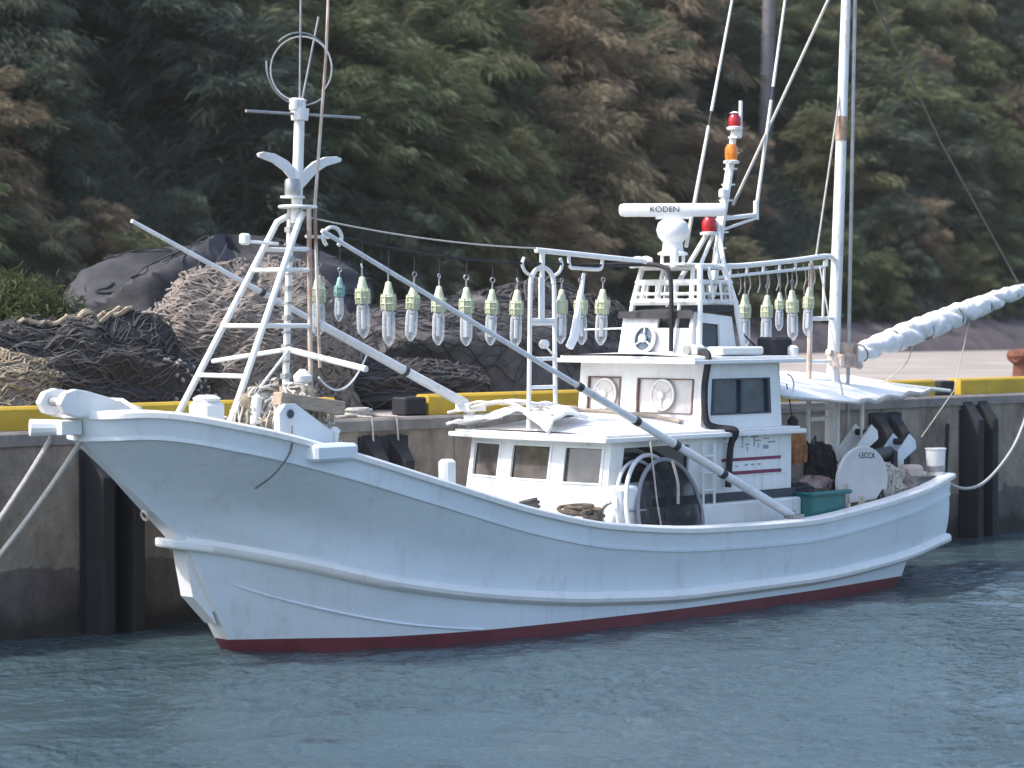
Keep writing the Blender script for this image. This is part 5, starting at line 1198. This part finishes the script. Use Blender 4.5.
# wires
m = MB(); W1 = sag((1.2, 0, 4.36), (4.9, 0, 4.06), .10, 30)+sag((4.9, 0, 4.06), (6.4, 0, 4.08), .02, 10)[1:]
m.tube(W1, .016, 6)
def zw(x):
    for a, b in zip(W1, W1[1:]):
        if a.x <= x <= b.x: return a.z+(b.z-a.z)*(x-a.x)/(b.x-a.x)
    return 4.1
for x, z in fl+[(4.98, 3.76), (5.30, 3.76), (5.69, 3.77), (1.55, 3.86)]:
    m.tube(spline([(x, 0, z+.13), (x+.01, 0, (z+zw(x))/2+.06), (x, 0, zw(x))], 4), .008, 5)
single(m, 'lamp_cable', BLACK, (3.5, 0, 4.1), 'black cable carrying the front row of squid lamps', 'cable')
m = MB(); m.tube(sag((1.15, 0, 4.48), (4.62, 0, 4.23), .06, 24), .010, 5); single(m, 'stay_wire', ROPE, (3, 0, 4.3), 'pale stay wire from the foremast to the middle ladder', 'wire')
m = MB()
for i in range(9):
    x = 8.2+i*.19; zt = 4.0+(x-8)*.08; m.tube(spline([(x, 0, zt), (x+.07, .02, zt-.08), (x+.09, .02, zt-.20), (x+.02, 0, zt-.30)]+([(x+.04, 0, zt-.42)] if i % 2 else []), 5), .009, 5)
for x, z in [(a[0], a[1]) for a in al]+[(9.05, 3.76)]: m.tube([(x, 0, z+.1), (x, 0, 3.98+(x-8)*.08)], .007, 5)
single(m, 'lamp_leads', mat('grey cable', (.20, .20, .20), .7), (9, 0, 3.9), 'grey lamp leads looping from the aft lattice rail', 'cable')
def rope(pts, r, matr, lab, cat='rope', name='rope', n=6):
    m = MB(); m.tube(pts, r, n); pts = [Vector(p) for p in pts]; return single(m, name, matr, tuple(pts[0]), lab, cat, smooth=True)
rope(sag((-1.95, .10, 2.40), (-8.5, 2.45, 2.35), 2.9, 40), .024, ROPE, 'upper pale mooring rope from the bow roller to the left', name='mooring_rope')
rope(sag((-1.70, .0, 2.32), (-8.9, 2.45, 2.35), 2.9, 40), .024, ROPE, 'lower pale mooring rope from the bow to the left', name='mooring_rope')
rope(spline([(10.98, -1.15, 1.30), (12.2, -.7, 1.10), (13.95, .1, 1.10), (16.15, 1.1, 1.47), (18.0, 2.0, 2.05), (18.5, 2.25, 2.26)], 8), .022, ROPE, 'pale stern mooring rope sagging to the quay at right', name='mooring_rope')
rope([(10.50, .02, 8.35), (12.6, 0, 5.88), (14.55, 0, 3.95)], .016, ROPED, 'dark backstay from the main mast top to the boom end', name='stay_rope')
rope([(10.48, .02, 8.2), (8.1, 0, 4.85)], .020, ROPE, 'thick grey stay from the main mast down to the signal mast', name='stay_rope')
rope([(10.33, .02, 6.4), (9.80, 0, 4.22)], .014, ROPE, 'thin line from the main mast to the aft light frame', name='stay_rope')
rope([(9.75, -.1, 4.1), (9.2, -.9, 2.45)], .010, ROPE, 'thin line from the aft ladder top to the awning', name='stay_rope')
rope(sag((1.0, -.3, 2.80), (3.0, 1.2, 3.0), .25, 20), .012, BOOM, 'slack grey line between the foremast foot and far boom', name='slack_line')
rope([(13.35, 0, 3.45), (13.1, .1, 2.4), (12.6, .3, 1.75)], .008, ROPE, 'thin pale line hanging from the stowed sail boom', name='thin_line')
rope(spline([(12.0, 0, 3.1), (11.8, 0, 2.8), (11.6, .2, 2.55)], 6), .008, ROPE, 'thin line from the sail to the awning pole', name='thin_line')
rope([(5.06, -1.32, 2.02), (5.03, -1.45, 1.35), (5.05, -1.5, 1.05)], .010, ROPE, 'thin vertical line hanging from the deckhouse roof edge beside the hoops', name='thin_line')
rope(spline([(-.15, -1.24, 2.36), (-.25, -1.34, 2.12), (-.42, -1.30, 1.9), (-.5, -1.1, 1.75)], 6), .010, ROPED, 'thin dark line hanging over the bow bulwark', name='thin_line')
rope([(15.62, 1.95, 1.8), (15.6, 1.98, .9)], .035, BLACK, 'short black line hanging on the quay wall left of the tall fender', name='hanging_line')
rope(sag((7.95, -.6, 3.02), (7.4, -.55, 3.45), .05, 8), .012, CHAR, 'short dark lead behind the flybridge panel', cat='cable', name='cable')

# ------------------------------------------------------------------ sea air between the camera and the hill
m = MB(); m.box((40, 20, 19.0), (330, 260, 42.4))
hz_ = bpy.data.materials.new('thin haze'); hz_.use_nodes = True; n_ = hz_.node_tree; n_.nodes.remove(n_.nodes['Principled BSDF'])
pv = n_.nodes.new('ShaderNodeVolumePrincipled'); pv.inputs['Density'].default_value = .0002; pv.inputs['Color'].default_value = (.97, .95, .93, 1)
n_.links.new(pv.outputs[0], n_.nodes['Material Output'].inputs['Volume'])
o_ = m.build('haze', hz_); o_.location = (0, 0, 0); tag(o_, kind='stuff', label='thin sea haze in the air', cat='haze')
